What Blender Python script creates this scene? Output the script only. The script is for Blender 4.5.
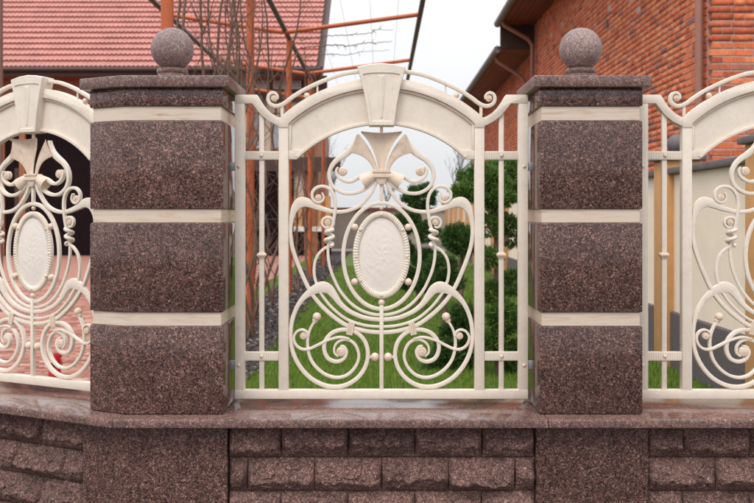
import bpy, bmesh, math, random
import numpy as np
from mathutils import Vector, Matrix, noise

for o in list(bpy.data.objects):
    bpy.data.objects.remove(o)
scene = bpy.context.scene
col = scene.collection
R = math.radians

# ------------------------------------------------------------------ camera
F, CX, CY = 950.0, 381.5, 215.0          # focal length and principal point, photo pixels (754 wide)
EYE = 1.62                               # eye height
cam = bpy.data.cameras.new('camera')
cam.sensor_width = 36.0
cam.lens = F / 754.0 * 36.0
cam.shift_x = -(CX - 377.0) / 754.0
cam.shift_y = -(251.5 - CY) / 754.0
cam.clip_start = 0.05
cam.clip_end = 2000
cam.dof.use_dof = True
cam.dof.focus_distance = 4.33
cam.dof.aperture_fstop = 4.8
cam_o = bpy.data.objects.new('camera', cam)
cam_o.location = (0, 0, EYE)
cam_o.rotation_euler = (R(90), 0, 0)
col.objects.link(cam_o)
scene.camera = cam_o

# ------------------------------------------------------------------ sky
SUN_EL, SUN_AZ = 52.0, 205.0             # soft sun behind cloud, high, from behind the viewer's left
world = bpy.data.worlds.new('World')
scene.world = world
world.use_nodes = True
wn = world.node_tree
for n in list(wn.nodes):
    wn.nodes.remove(n)
wo = wn.nodes.new('ShaderNodeOutputWorld')
bg = wn.nodes.new('ShaderNodeBackground')
bg.inputs['Strength'].default_value = 0.1
sky = wn.nodes.new('ShaderNodeTexSky')
sky.sky_type = 'NISHITA'
sky.sun_disc = False
sky.sun_elevation = R(SUN_EL)
sky.sun_rotation = R(SUN_AZ)
sky.dust_density = 4.0
# overcast dome: brightness rises from horizon to zenith as on any cloudy day (CIE overcast sky)
tc = wn.nodes.new('ShaderNodeTexCoord')
sep = wn.nodes.new('ShaderNodeSeparateXYZ')
wn.links.new(tc.outputs['Generated'], sep.inputs[0])
mr = wn.nodes.new('ShaderNodeMapRange')
mr.inputs['From Min'].default_value = 0.0
mr.inputs['From Max'].default_value = 1.0
mr.inputs['To Min'].default_value = 7.4
mr.inputs['To Max'].default_value = 21.5
wn.links.new(sep.outputs['Z'], mr.inputs['Value'])
nz = wn.nodes.new('ShaderNodeTexNoise')
nz.inputs['Scale'].default_value = 2.2
nz.inputs['Detail'].default_value = 5
wn.links.new(tc.outputs['Generated'], nz.inputs['Vector'])
nr = wn.nodes.new('ShaderNodeMapRange')
nr.inputs['To Min'].default_value = 0.90
nr.inputs['To Max'].default_value = 1.10
wn.links.new(nz.outputs['Fac'], nr.inputs['Value'])
mu = wn.nodes.new('ShaderNodeMath'); mu.operation = 'MULTIPLY'
wn.links.new(mr.outputs[0], mu.inputs[0]); wn.links.new(nr.outputs[0], mu.inputs[1])
vm = wn.nodes.new('ShaderNodeVectorMath'); vm.operation = 'SCALE'
vm.inputs[0].default_value = (0.98, 0.99, 1.015)
wn.links.new(mu.outputs[0], vm.inputs['Scale'])
mx = wn.nodes.new('ShaderNodeMix'); mx.data_type = 'RGBA'
mx.inputs['Factor'].default_value = 0.93
wn.links.new(sky.outputs[0], mx.inputs['A'])
wn.links.new(vm.outputs[0], mx.inputs['B'])
wn.links.new(mx.outputs['Result'], bg.inputs['Color'])
wn.links.new(bg.outputs[0], wo.inputs['Surface'])

sun = bpy.data.lights.new('sun', 'SUN')
sun.energy = 1.2
sun.angle = R(22)
sun.color = (1.0, 0.95, 0.88)
sun_o = bpy.data.objects.new('sun', sun)
az = R(SUN_AZ)
sd = Vector((math.sin(az) * math.cos(R(SUN_EL)), math.cos(az) * math.cos(R(SUN_EL)), math.sin(R(SUN_EL))))
sun_o.rotation_euler = (-sd).to_track_quat('-Z', 'Y').to_euler()
sun_o.location = (0, 0, 20)
col.objects.link(sun_o)

scene.view_settings.view_transform = 'Standard'
scene.view_settings.look = 'None'
scene.view_settings.exposure = 0.15
scene.view_settings.gamma = 1.0
scene.view_settings.use_curve_mapping = False

# ------------------------------------------------------------------ helpers
rng = np.random.default_rng(7)
random.seed(7)

def at(px, py, Y):
    return Vector(((px - CX) * Y / F, Y, EYE + (CY - py) * Y / F))

def link(o, parent=None):
    col.objects.link(o)
    if parent is not None:
        o.parent = parent
    return o

def tag(o, label=None, cat=None, group=None, kind=None):
    if label: o['label'] = label
    if cat: o['category'] = cat
    if group: o['group'] = group
    if kind: o['kind'] = kind
    return o

def empty(name, loc=(0, 0, 0), rz=0.0, label=None, cat=None, group=None):
    o = bpy.data.objects.new(name, None)
    o.location = loc
    o.rotation_euler = (0, 0, rz)
    o.empty_display_size = 0.1
    link(o)
    return tag(o, label, cat, group)

def mesh_obj(name, verts, faces, mat, parent=None, smooth=False, angle=None):
    me = bpy.data.meshes.new(name)
    me.from_pydata([tuple(v) for v in verts], [], [tuple(f) for f in faces])
    if smooth:
        me.polygons.foreach_set('use_smooth', [True] * len(me.polygons))
        if angle:
            me.set_sharp_from_angle(angle=R(angle))
    me.materials.append(mat)
    me.update()
    return link(bpy.data.objects.new(name, me), parent)

def np_obj(name, verts, faces, mat, parent=None, smooth=False):
    """fast mesh from numpy arrays, faces all with the same vertex count"""
    verts = np.asarray(verts, dtype=np.float32); faces = np.asarray(faces, dtype=np.int32)
    me = bpy.data.meshes.new(name)
    k = faces.shape[1]
    me.vertices.add(len(verts)); me.vertices.foreach_set('co', verts.ravel())
    me.loops.add(faces.size); me.loops.foreach_set('vertex_index', faces.ravel())
    me.polygons.add(len(faces))
    me.polygons.foreach_set('loop_start', np.arange(0, faces.size, k, dtype=np.int32))
    if smooth:
        me.polygons.foreach_set('use_smooth', np.ones(len(faces), dtype=bool))
    me.update(calc_edges=True)
    me.materials.append(mat)
    return link(bpy.data.objects.new(name, me), parent)

def bm_obj(name, bm, mat, parent=None, smooth=False, angle=35):
    bmesh.ops.recalc_face_normals(bm, faces=bm.faces)
    me = bpy.data.meshes.new(name)
    bm.to_mesh(me); bm.free()
    if smooth:
        me.polygons.foreach_set('use_smooth', [True] * len(me.polygons))
        me.set_sharp_from_angle(angle=R(angle))
    me.materials.append(mat)
    return link(bpy.data.objects.new(name, me), parent)

def bm_prism(poly, a, b, axis='z', bevel=0.0, seg=2, bm=None):
    """poly: 2-D outline; extruded from a to b along axis ('z': xy outline, 'y': xz outline)"""
    own = bm is None
    bm = bm or bmesh.new()
    def co(p, t):
        return (p[0], p[1], t) if axis == 'z' else (p[0], t, p[1])
    v0 = [bm.verts.new(co(p, a)) for p in poly]
    v1 = [bm.verts.new(co(p, b)) for p in poly]
    n = len(poly)
    fs = [bm.faces.new(v0[::-1]), bm.faces.new(v1)]
    for i in range(n):
        fs.append(bm.faces.new((v0[i], v0[(i + 1) % n], v1[(i + 1) % n], v1[i])))
    bmesh.ops.recalc_face_normals(bm, faces=fs)
    if bevel > 0 and own:
        es = [e for e in bm.edges if e.calc_face_angle(0) > R(15)]
        bmesh.ops.bevel(bm, geom=es, offset=bevel, segments=seg, profile=0.5, affect='EDGES', clamp_overlap=True)
    return bm

def prism(name, poly, a, b, mat, parent=None, axis='z', bevel=0.0, seg=2, smooth=True):
    return bm_obj(name, bm_prism(poly, a, b, axis, bevel, seg), mat, parent, smooth)

def box(name, x0, x1, y0, y1, z0, z1, mat, parent=None, bevel=0.0, seg=1):
    return prism(name, [(x0, y0), (x1, y0), (x1, y1), (x0, y1)], z0, z1, mat, parent, 'z', bevel, seg, bevel > 0)

def offset_poly(poly, d):
    """outset of a polygon given counter-clockwise"""
    n = len(poly); out = []
    for i in range(n):
        p0 = Vector(poly[i - 1]); p1 = Vector(poly[i]); p2 = Vector(poly[(i + 1) % n])
        e1 = (p1 - p0).normalized(); e2 = (p2 - p1).normalized()
        n1 = Vector((e1.y, -e1.x)); n2 = Vector((e2.y, -e2.x))
        m = (n1 + n2); m = m / max(m.dot(n1), 0.2)
        out.append(tuple(p1 + m * d))
    return out

def lathe_bm(prof, seg=32, center=(0, 0, 0), bm=None):
    bm = bm or bmesh.new()
    rings = []
    for (r, z) in prof:
        if r < 1e-5:
            rings.append([bm.verts.new((center[0], center[1], center[2] + z))])
        else:
            rings.append([bm.verts.new((center[0] + r * math.cos(2 * math.pi * k / seg), center[1] + r * math.sin(2 * math.pi * k / seg), center[2] + z)) for k in range(seg)])
    for a, b in zip(rings[:-1], rings[1:]):
        for k in range(seg):
            k2 = (k + 1) % seg
            if len(a) == 1 and len(b) == 1: continue
            if len(a) == 1: bm.faces.new((a[0], b[k], b[k2]))
            elif len(b) == 1: bm.faces.new((a[k], a[k2], b[0]))
            else: bm.faces.new((a[k], a[k2], b[k2], b[k]))
    return bm

def lathe(name, prof, mat, parent=None, seg=32, center=(0, 0, 0), angle=35):
    return bm_obj(name, lathe_bm(prof, seg, center), mat, parent, True, angle)

def ball_bm(c, r, bm=None, su=16, sv=10, flat=1.0):
    bm = bm or bmesh.new()
    m = Matrix.Translation(c) @ Matrix.Diagonal((1, flat, 1, 1))
    bmesh.ops.create_uvsphere(bm, u_segments=su, v_segments=sv, radius=r, matrix=m)
    return bm

def catmull(pts, n=8, closed=False):
    P = [np.array(p, dtype=float) for p in pts]
    out = []
    m = len(P)
    rngi = range(m) if closed else range(m - 1)
    for i in rngi:
        if closed:
            p0, p1, p2, p3 = P[i - 1], P[i], P[(i + 1) % m], P[(i + 2) % m]
        else:
            p1, p2 = P[i], P[i + 1]
            p0 = P[i - 1] if i > 0 else 2 * p1 - p2
            p3 = P[i + 2] if i + 2 < m else 2 * p2 - p1
        for k in range(n):
            t = k / n
            out.append(0.5 * ((2 * p1) + (-p0 + p2) * t + (2 * p0 - 5 * p1 + 4 * p2 - p3) * t * t + (-p0 + 3 * p1 - 3 * p2 + p3) * t ** 3))
    if not closed:
        out.append(P[-1])
    return np.array(out)

def tube_data(path, radii, seg=6):
    """round tube along a 3-D polyline; returns verts, quads"""
    path = np.asarray(path, dtype=float); n = len(path)
    radii = np.full(n, radii) if np.isscalar(radii) else np.asarray(radii)
    T = np.gradient(path, axis=0); T /= np.linalg.norm(T, axis=1)[:, None] + 1e-9
    up = np.array([0, 0, 1.0]) if abs(T[0][2]) < 0.9 else np.array([1.0, 0, 0])
    V = []; prev = up
    for i in range(n):
        a = prev - T[i] * prev.dot(T[i])
        if np.linalg.norm(a) < 1e-6: a = np.cross(T[i], [0.3, 0.5, 0.8])
        a /= np.linalg.norm(a); b = np.cross(T[i], a); prev = a
        for k in range(seg):
            t = 2 * math.pi * k / seg
            V.append(path[i] + radii[i] * (math.cos(t) * a + math.sin(t) * b))
    Q = []
    for i in range(n - 1):
        for k in range(seg):
            k2 = (k + 1) % seg
            Q.append((i * seg + k, i * seg + k2, (i + 1) * seg + k2, (i + 1) * seg + k))
    return np.array(V), Q

def tube(name, path, r, mat, parent=None, seg=10, caps=True):
    V, Q = tube_data(path, r, seg)
    n = len(path)
    faces = list(Q)
    if caps:
        faces.append(tuple(range(seg))[::-1]); faces.append(tuple(range((n - 1) * seg, n * seg)))
    return mesh_obj(name, V, faces, mat, parent, True, 50)

# ------------------------------------------------------------------ materials
def new_mat(name):
    m = bpy.data.materials.new(name); m.use_nodes = True
    nt = m.node_tree
    b = nt.nodes['Principled BSDF']
    return m, nt, b

def N(nt, t, **kw):
    n = nt.nodes.new(t)
    for k, v in kw.items():
        if k in n.inputs: n.inputs[k].default_value = v
        else: setattr(n, k, v)
    return n

def ramp(nt, stops, interp='LINEAR'):
    r = nt.nodes.new('ShaderNodeValToRGB')
    r.color_ramp.interpolation = interp
    e = r.color_ramp.elements
    while len(e) > len(stops): e.remove(e[-1])
    while len(e) < len(stops): e.new(0.5)
    for el, (p, c) in zip(e, stops):
        el.position = p
        el.color = (c[0], c[1], c[2], 1)
    return r

def simple(name, color, rough=0.6, metal=0.0, var=0.15, scale=6.0, bump=0.0, bscale=60.0, world_pos=True, spec=0.5):
    """a plain surface with soft large and fine colour variation and optional fine relief"""
    m, nt, b = new_mat(name)
    geo = N(nt, 'ShaderNodeNewGeometry')
    n1 = N(nt, 'ShaderNodeTexNoise', Scale=scale, Detail=6.0, Roughness=0.65)
    nt.links.new(geo.outputs['Position'], n1.inputs['Vector'])
    c = color
    r = ramp(nt, [(0.25, [x * (1 - var) for x in c]), (0.75, [min(x * (1 + var), 1) for x in c])])
    nt.links.new(n1.outputs['Fac'], r.inputs[0])
    nt.links.new(r.outputs[0], b.inputs['Base Color'])
    b.inputs['Roughness'].default_value = rough
    b.inputs['Metallic'].default_value = metal
    b.inputs['Specular IOR Level'].default_value = spec
    if bump > 0:
        n2 = N(nt, 'ShaderNodeTexNoise', Scale=bscale, Detail=4.0)
        nt.links.new(geo.outputs['Position'], n2.inputs['Vector'])
        bp = N(nt, 'ShaderNodeBump', Strength=bump, Distance=0.01)
        nt.links.new(n2.outputs['Fac'], bp.inputs['Height'])
        nt.links.new(bp.outputs[0], b.inputs['Normal'])
    return m

def granite(name, rough, bright=1.0, contrast=1.0, bump=0.0, grey=0.0, gscale=240.0, spec=0.42, spread=0.15):
    """brown granite: crystals of pink feldspar, brown and near-black mica, about a centimetre across"""
    m, nt, b = new_mat(name)
    geo = N(nt, 'ShaderNodeNewGeometry')
    wob = N(nt, 'ShaderNodeTexNoise', Scale=150.0, Detail=3.0)
    nt.links.new(geo.outputs['Position'], wob.inputs['Vector'])
    sc = N(nt, 'ShaderNodeVectorMath', operation='SCALE'); sc.inputs['Scale'].default_value = 0.018
    nt.links.new(wob.outputs['Color'], sc.inputs[0])
    ad = N(nt, 'ShaderNodeVectorMath', operation='ADD')
    nt.links.new(geo.outputs['Position'], ad.inputs[0]); nt.links.new(sc.outputs[0], ad.inputs[1])
    vo = N(nt, 'ShaderNodeTexVoronoi', Scale=gscale)
    nt.links.new(ad.outputs[0], vo.inputs['Vector'])
    sp = N(nt, 'ShaderNodeSeparateColor')
    nt.links.new(vo.outputs['Color'], sp.inputs[0])
    def C(r, g, bl):
        avg = (0.104, 0.058, 0.049)
        out = []
        for v, a in zip((r, g, bl), avg):
            v = a + (v - a) * contrast
            out.append(max(v, 0.005) * bright)
        out = [out[0], out[1] * 0.98, out[2] * 0.98]
        mean = sum(out) / 3
        return [o * (1 - grey) + mean * grey for o in out]
    r1 = ramp(nt, [(0.0, C(.016, .008, .008)), (0.22, C(.030, .015, .0145)), (0.40, C(.078, .038, .033)),
                   (0.64, C(.125, .065, .056)), (0.84, C(.19, .108, .091)), (0.95, C(.30, .190, .160)), (1.0, C(.38, .26, .22))])
    nt.links.new(sp.outputs[0], r1.inputs[0])
    # finer dark specks
    v2 = N(nt, 'ShaderNodeTexVoronoi', Scale=330.0)
    nt.links.new(ad.outputs[0], v2.inputs['Vector'])
    s2 = N(nt, 'ShaderNodeSeparateColor'); nt.links.new(v2.outputs['Color'], s2.inputs[0])
    r2 = ramp(nt, [(0.0, (0.35, 0.33, 0.33)), (0.35, (0.8, 0.8, 0.8)), (1.0, (1.3, 1.25, 1.22))])
    nt.links.new(s2.outputs[1], r2.inputs[0])
    mul = N(nt, 'ShaderNodeMix', data_type='RGBA', blend_type='MULTIPLY'); mul.inputs['Factor'].default_value = 0.75
    nt.links.new(r1.outputs[0], mul.inputs['A']); nt.links.new(r2.outputs[0], mul.inputs['B'])
    # loose clusters of pink crystals
    v3 = N(nt, 'ShaderNodeTexVoronoi', Scale=78.0)
    nt.links.new(ad.outputs[0], v3.inputs['Vector'])
    s3 = N(nt, 'ShaderNodeSeparateColor'); nt.links.new(v3.outputs['Color'], s3.inputs[0])
    r4 = ramp(nt, [(0.0, (0.62, 0.60, 0.60)), (0.5, (1.0, 0.99, 0.98)), (1.0, (1.5, 1.42, 1.38))])
    nt.links.new(s3.outputs[2], r4.inputs[0])
    mc = N(nt, 'ShaderNodeMix', data_type='RGBA', blend_type='MULTIPLY'); mc.inputs['Factor'].default_value = 0.7 * contrast
    nt.links.new(mul.outputs['Result'], mc.inputs['A']); nt.links.new(r4.outputs[0], mc.inputs['B'])
    mul = mc
    # large cloudy variation
    n3 = N(nt, 'ShaderNodeTexNoise', Scale=9.0, Detail=5.0)
    nt.links.new(geo.outputs['Position'], n3.inputs['Vector'])
    r3 = ramp(nt, [(0.3, (0.80, 0.78, 0.78)), (0.7, (1.2, 1.18, 1.16))])
    nt.links.new(n3.outputs['Fac'], r3.inputs[0])
    m2 = N(nt, 'ShaderNodeMix', data_type='RGBA', blend_type='MULTIPLY'); m2.inputs['Factor'].default_value = 1.0
    nt.links.new(mul.outputs['Result'], m2.inputs['A']); nt.links.new(r3.outputs[0], m2.inputs['B'])
    oi = N(nt, 'ShaderNodeObjectInfo')
    tone = N(nt, 'ShaderNodeMapRange'); tone.inputs['To Min'].default_value = 1 - spread; tone.inputs['To Max'].default_value = 1 + spread
    nt.links.new(oi.outputs['Random'], tone.inputs['Value'])
    tv = N(nt, 'ShaderNodeVectorMath', operation='SCALE')
    nt.links.new(m2.outputs['Result'], tv.inputs[0]); nt.links.new(tone.outputs[0], tv.inputs['Scale'])
    nt.links.new(tv.outputs[0], b.inputs['Base Color'])
    b.inputs['Specular IOR Level'].default_value = spec
    # polish with faint smears
    rr = N(nt, 'ShaderNodeMapRange'); rr.inputs['To Min'].default_value = rough * 0.7; rr.inputs['To Max'].default_value = min(rough * 1.5, 1)
    nt.links.new(n3.outputs['Fac'], rr.inputs['Value'])
    nt.links.new(rr.outputs[0], b.inputs['Roughness'])
    if bump > 0:
        n4 = N(nt, 'ShaderNodeTexNoise', Scale=140.0, Detail=5.0, Roughness=0.7)
        nt.links.new(geo.outputs['Position'], n4.inputs['Vector'])
        bp = N(nt, 'ShaderNodeBump', Strength=bump, Distance=0.006)
        nt.links.new(n4.outputs['Fac'], bp.inputs['Height'])
        nt.links.new(bp.outputs[0], b.inputs['Normal'])
    return m

def island_mat(name, stops, rough=0.7, spec=0.3, trans=0.0, bump=0.0, bscale=80.0, mottled=0.0, mscale=30.0):
    """colour picked per loose piece, so leaves, stones and bricks each differ"""
    m, nt, b = new_mat(name)
    geo = N(nt, 'ShaderNodeNewGeometry')
    oi = N(nt, 'ShaderNodeObjectInfo')
    a = N(nt, 'ShaderNodeMath', operation='ADD')
    nt.links.new(geo.outputs['Random Per Island'], a.inputs[0]); nt.links.new(oi.outputs['Random'], a.inputs[1])
    fr = N(nt, 'ShaderNodeMath', operation='FRACT'); nt.links.new(a.outputs[0], fr.inputs[0])
    r = ramp(nt, stops); nt.links.new(fr.outputs[0], r.inputs[0])
    out = r.outputs[0]
    if mottled > 0:
        n1 = N(nt, 'ShaderNodeTexNoise', Scale=mscale, Detail=6.0, Roughness=0.7)
        nt.links.new(geo.outputs['Position'], n1.inputs['Vector'])
        rr = ramp(nt, [(0.3, [1 - mottled] * 3), (0.7, [1 + mottled] * 3)])
        nt.links.new(n1.outputs['Fac'], rr.inputs[0])
        mm = N(nt, 'ShaderNodeMix', data_type='RGBA', blend_type='MULTIPLY'); mm.inputs['Factor'].default_value = 1
        nt.links.new(out, mm.inputs['A']); nt.links.new(rr.outputs[0], mm.inputs['B'])
        out = mm.outputs['Result']
    nt.links.new(out, b.inputs['Base Color'])
    b.inputs['Roughness'].default_value = rough
    b.inputs['Specular IOR Level'].default_value = spec
    if bump > 0:
        n2 = N(nt, 'ShaderNodeTexNoise', Scale=bscale, Detail=5.0)
        nt.links.new(geo.outputs['Position'], n2.inputs['Vector'])
        bp = N(nt, 'ShaderNodeBump', Strength=bump, Distance=0.008)
        nt.links.new(n2.outputs['Fac'], bp.inputs['Height']); nt.links.new(bp.outputs[0], b.inputs['Normal'])
    if trans > 0:
        tl = N(nt, 'ShaderNodeBsdfTranslucent'); nt.links.new(out, tl.inputs['Color'])
        ms = N(nt, 'ShaderNodeMixShader'); ms.inputs[0].default_value = trans
        nt.links.new(b.outputs[0], ms.inputs[1]); nt.links.new(tl.outputs[0], ms.inputs[2])
        nt.links.new(ms.outputs[0], nt.nodes['Material Output'].inputs['Surface'])
    return m

M = {}
M['granite'] = granite('polished_granite', 0.09, bright=0.98, contrast=0.96)
M['granite_cap'] = granite('sky_paled_granite', 0.30, bright=1.7, contrast=0.60, grey=0.20, gscale=280, spread=0.04)  # paler, greyer copy of the granite: light from the sky put into the colour
M['granite_ledge'] = granite('ledge_granite', 0.13, bright=1.75, contrast=0.55, grey=0.18, spread=0.03, gscale=240, spec=0.6)
M['granite_rock'] = granite('split_granite', 0.85, bright=1.6, contrast=0.66, spec=0.25, bump=0.6, gscale=240, grey=0.16)
M['granite_ball'] = granite('weathered_granite', 0.6, bright=2.9, contrast=0.45, grey=0.52, gscale=300, spread=0.03)
M['mortar'] = simple('dark_mortar', (.11, .085, .078), 0.95, var=0.3, scale=30)
def enamel(name, color, tint, amount, rough=0.42):
    """brushed enamel over forged iron: slightly uneven coat, gilding rubbed on in places, faint hammer marks"""
    m, nt, b = new_mat(name)
    geo = N(nt, 'ShaderNodeNewGeometry')
    n1 = N(nt, 'ShaderNodeTexNoise', Scale=14.0, Detail=7.0, Roughness=0.7); nt.links.new(geo.outputs['Position'], n1.inputs['Vector'])
    r1 = ramp(nt, [(0.3, [c * .93 for c in color]), (0.7, [min(c * 1.05, 1) for c in color])]); nt.links.new(n1.outputs['Fac'], r1.inputs[0])
    n2 = N(nt, 'ShaderNodeTexNoise', Scale=46.0, Detail=5.0, Roughness=0.6); nt.links.new(geo.outputs['Position'], n2.inputs['Vector'])
    r2 = ramp(nt, [(0.52, (0, 0, 0)), (0.72, (amount, amount, amount))]); nt.links.new(n2.outputs['Fac'], r2.inputs[0])
    mxx = N(nt, 'ShaderNodeMix', data_type='RGBA'); nt.links.new(r2.outputs[0], mxx.inputs['Factor'])
    nt.links.new(r1.outputs[0], mxx.inputs['A']); mxx.inputs['B'].default_value = (*tint, 1)
    nt.links.new(mxx.outputs['Result'], b.inputs['Base Color'])
    rr = N(nt, 'ShaderNodeMapRange'); rr.inputs['To Min'].default_value = rough * .75; rr.inputs['To Max'].default_value = rough * 1.3
    nt.links.new(n1.outputs['Fac'], rr.inputs['Value']); nt.links.new(rr.outputs[0], b.inputs['Roughness'])
    n3 = N(nt, 'ShaderNodeTexNoise', Scale=85.0, Detail=3.0); nt.links.new(geo.outputs['Position'], n3.inputs['Vector'])
    bp = N(nt, 'ShaderNodeBump', Strength=0.16, Distance=0.004); nt.links.new(n3.outputs['Fac'], bp.inputs['Height']); nt.links.new(bp.outputs[0], b.inputs['Normal'])
    return m
M['metal'] = enamel('cream_enamel', (.735, .645, .55), (.62, .46, .31), 0.34)
M['patina'] = enamel('gilded_cream_enamel', (.70, .555, .44), (.56, .36, .21), 0.7)
M['hammered'] = simple('hammered_ivory_enamel', (.74, .665, .60), 0.5, var=0.03, scale=20, bump=0.10, bscale=70)
M['steel'] = simple('galvanised_bracket', (.42, .42, .43), 0.45, metal=0.6, var=0.1)

def make_band():
    m, nt, b = new_mat('cream_travertine')
    geo = N(nt, 'ShaderNodeNewGeometry')
    mp = N(nt, 'ShaderNodeMapping'); mp.inputs['Scale'].default_value = (4, 4, 42)
    nt.links.new(geo.outputs['Position'], mp.inputs[0])
    n1 = N(nt, 'ShaderNodeTexNoise', Scale=1.0, Detail=8.0, Roughness=0.68, Distortion=1.6)
    nt.links.new(mp.outputs[0], n1.inputs['Vector'])
    r = ramp(nt, [(0.24, (.36, .20, .11)), (0.34, (.52, .37, .265)), (0.46, (.62, .495, .395)), (0.62, (.66, .55, .455)), (0.72, (.53, .39, .29)), (0.8, (.61, .50, .41))])
    nt.links.new(n1.outputs['Fac'], r.inputs[0]); nt.links.new(r.outputs[0], b.inputs['Base Color'])
    b.inputs['Roughness'].default_value = 0.28
    return m
M['band'] = make_band()
M['brick'] = island_mat('orange_brick', [(0, (.42, .095, .046)), (.15, (.56, .140, .062)), (.45, (.68, .185, .080)), (.7, (.72, .235, .110)), (.88, (.56, .15, .08)), (.95, (.28, .11, .09)), (1, (.48, .18, .12))], 0.9, 0.2, bump=0.5, bscale=55, mottled=0.32, mscale=22)
M['brick_mortar'] = simple('brick_mortar', (.46, .32, .27), 0.95, var=0.3, scale=18, bump=0.4, bscale=60)
M['tile'] = simple('pink_red_roof_tile', (.44, .185, .155), 0.6, var=0.24, scale=1.6)
M['dark_wood'] = simple('dark_brown_wood', (.055, .026, .020), 0.6, var=0.3, scale=3)
M['soffit'] = simple('stained_soffit_boards', (.19, .060, .032), 0.6, var=0.3, scale=4)
M['brown_wood'] = simple('orange_brown_wood', (.30, .105, .045), 0.6, var=0.25, scale=3)
M['cream_wall'] = simple('cream_render', (.86, .725, .59), 0.9, var=0.06, scale=3, bump=0.3, bscale=90)
M['house_cream'] = simple('house_render', (.55, .47, .38), 0.9, var=0.1, scale=1.5)
M['ochre'] = simple('ochre_render', (.55, .28, .11), 0.85, var=0.12, scale=5, bump=0.3, bscale=80)
M['plinth'] = simple('dark_pebbledash', (.115, .095, .095), 0.9, var=0.35, scale=45, bump=0.6, bscale=90)
M['coping'] = simple('grey_coping', (.135, .112, .112), 0.7, var=0.25, scale=12)
M['orange'] = simple('orange_painted_steel', (.46, .098, .026), 0.5, var=0.2, scale=7)
M['dark_steel'] = simple('dark_brown_steel', (.050, .034, .032), 0.5, var=0.3, scale=5)
M['brown_steel'] = simple('brown_steel_post', (.20, .09, .065), 0.5, var=0.2, scale=5)
M['pipe'] = simple('copper_brown_pipe', (.33, .145, .105), 0.45, var=0.12, scale=5)
M['gutter'] = simple('grey_gutter', (.17, .155, .155), 0.6, var=0.3, scale=9)
M['glass'] = simple('window_glass', (.30, .33, .38), 0.12, var=0.1, scale=2)
M['white'] = simple('white_trim', (.72, .70, .66), 0.6, var=0.06)
M['dark_recess'] = simple('dark_door_and_porch_shade', (.012, .006, .007), 0.9, var=0.3, scale=2, spec=0.1)  # near-black for entrance and base; on the porch it paints the shade
M['bark'] = simple('vine_bark', (.165, .098, .072), 0.95, var=0.4, scale=22, bump=0.6, bscale=90)
M['far_bark'] = simple('far_bark', (.20, .19, .20), 0.95, var=0.2, scale=8)
M['conifer'] = island_mat('conifer_needles', [(0, (.026, .064, .012)), (.4, (.068, .150, .026)), (.72, (.13, .24, .042)), (.95, (.23, .34, .07)), (1, (.26, .20, .09))], 0.55, 0.35, trans=0.25)
M['conifer_dark'] = island_mat('dark_conifer_needles', [(0, (.020, .052, .015)), (.45, (.048, .110, .025)), (.82, (.090, .175, .040)), (1, (.15, .24, .06))], 0.6, 0.3, trans=0.2)
M['grass'] = island_mat('grass_blades', [(0, (.070, .145, .016)), (.4, (.130, .235, .026)), (.75, (.19, .30, .038)), (.92, (.26, .33, .06)), (1, (.36, .32, .13))], 0.6, 0.25, trans=0.3)
M['soil'] = simple('lawn_soil', (.080, .125, .022), 0.95, var=0.35, scale=9)
M['mulch'] = island_mat('slate_chips', [(0, (.022, .015, .014)), (.5, (.052, .038, .036)), (.85, (.105, .080, .075)), (1, (.30, .26, .25))], 0.8, 0.4)
M['bed'] = simple('bed_soil', (.030, .022, .022), 0.95, var=0.4, scale=20)
M['paver'] = island_mat('red_pavers', [(0, (.22, .085, .062)), (.3, (.31, .125, .092)), (.7, (.38, .170, .128)), (1, (.50, .30, .24))], 0.8, 0.3, mottled=0.15, mscale=8)
M['paving_bed'] = simple('far_red_paving', (.32, .140, .105), 0.85, var=0.25, scale=5)
M['street'] = simple('street_asphalt', (.105, .098, .094), 0.9, var=0.15, scale=3, bump=0.3, bscale=60)
M['red'] = simple('red_plastic', (.46, .012, .018), 0.4, var=0.12, scale=12)
M['black'] = simple('black_hollow', (.012, .012, .012), 0.6, var=0.2)
M['far_wall'] = simple('far_grey_render', (.40, .37, .33), 0.9, var=0.12, scale=2)
M['far_tile'] = simple('far_red_coping', (.20, .075, .055), 0.8, var=0.2, scale=3)

# ------------------------------------------------------------------ ground
def sheet(name, x0, x1, y0, y1, z, mat):
    o = mesh_obj(name, [(x0, y0, z), (x1, y0, z), (x1, y1, z), (x0, y1, z)], [(0, 1, 2, 3)], mat)
    return tag(o, kind='structure')
sheet('ground', -400, 400, -400, 400, -0.016, M['street'])
sheet('lawn', -1.33, 3.2, 5.0, 46, 0.0, M['soil'])
sheet('lawn_strip', -2.75, -2.32, 5.0, 37.9, -0.004, M['soil'])
sheet('gravel_bed', -2.32, -1.33, 5.0, 44, -0.008, M['bed'])
sheet('paving', -30, -2.75, 24.0, 37.9, -0.004, M['paving_bed'])
sheet('paving_bed', -30, -2.75, 5.0, 24.0, -0.008, M['bed'])

# ------------------------------------------------------------------ fence geometry
FRONT = 4.15                        # pillar face
PANEL = FRONT + 0.225               # panel plane
PS = F / PANEL                      # photo pixels per metre in that plane
LEDGE = EYE - 0.872                 # top of the ledge
TH = R(27)
U = Vector((-math.cos(TH), math.sin(TH)))      # left wing runs this way
NB = Vector((math.sin(TH), math.cos(TH)))      # and this is towards its back
BX = -1.125                                    # the fence turns here
def wing(s, d):                                # a point on the left wing: s along, d behind the pillar face
    p = Vector((BX, FRONT)) + U * s + NB * d
    return (p.x, p.y)
def mitre(d):
    return (BX + d * math.tan(TH / 2), FRONT + d)

wall = empty('low_stone_wall', (0, 4.35, 0), 0, 'low wall of split brown granite blocks with polished ledge under the cream fence', 'wall')
def wchild(o):
    o.parent = wall
    o.location = o.location - wall.location if False else o.location
    o.matrix_parent_inverse = Matrix.Translation(wall.location).inverted()
    return o
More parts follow.
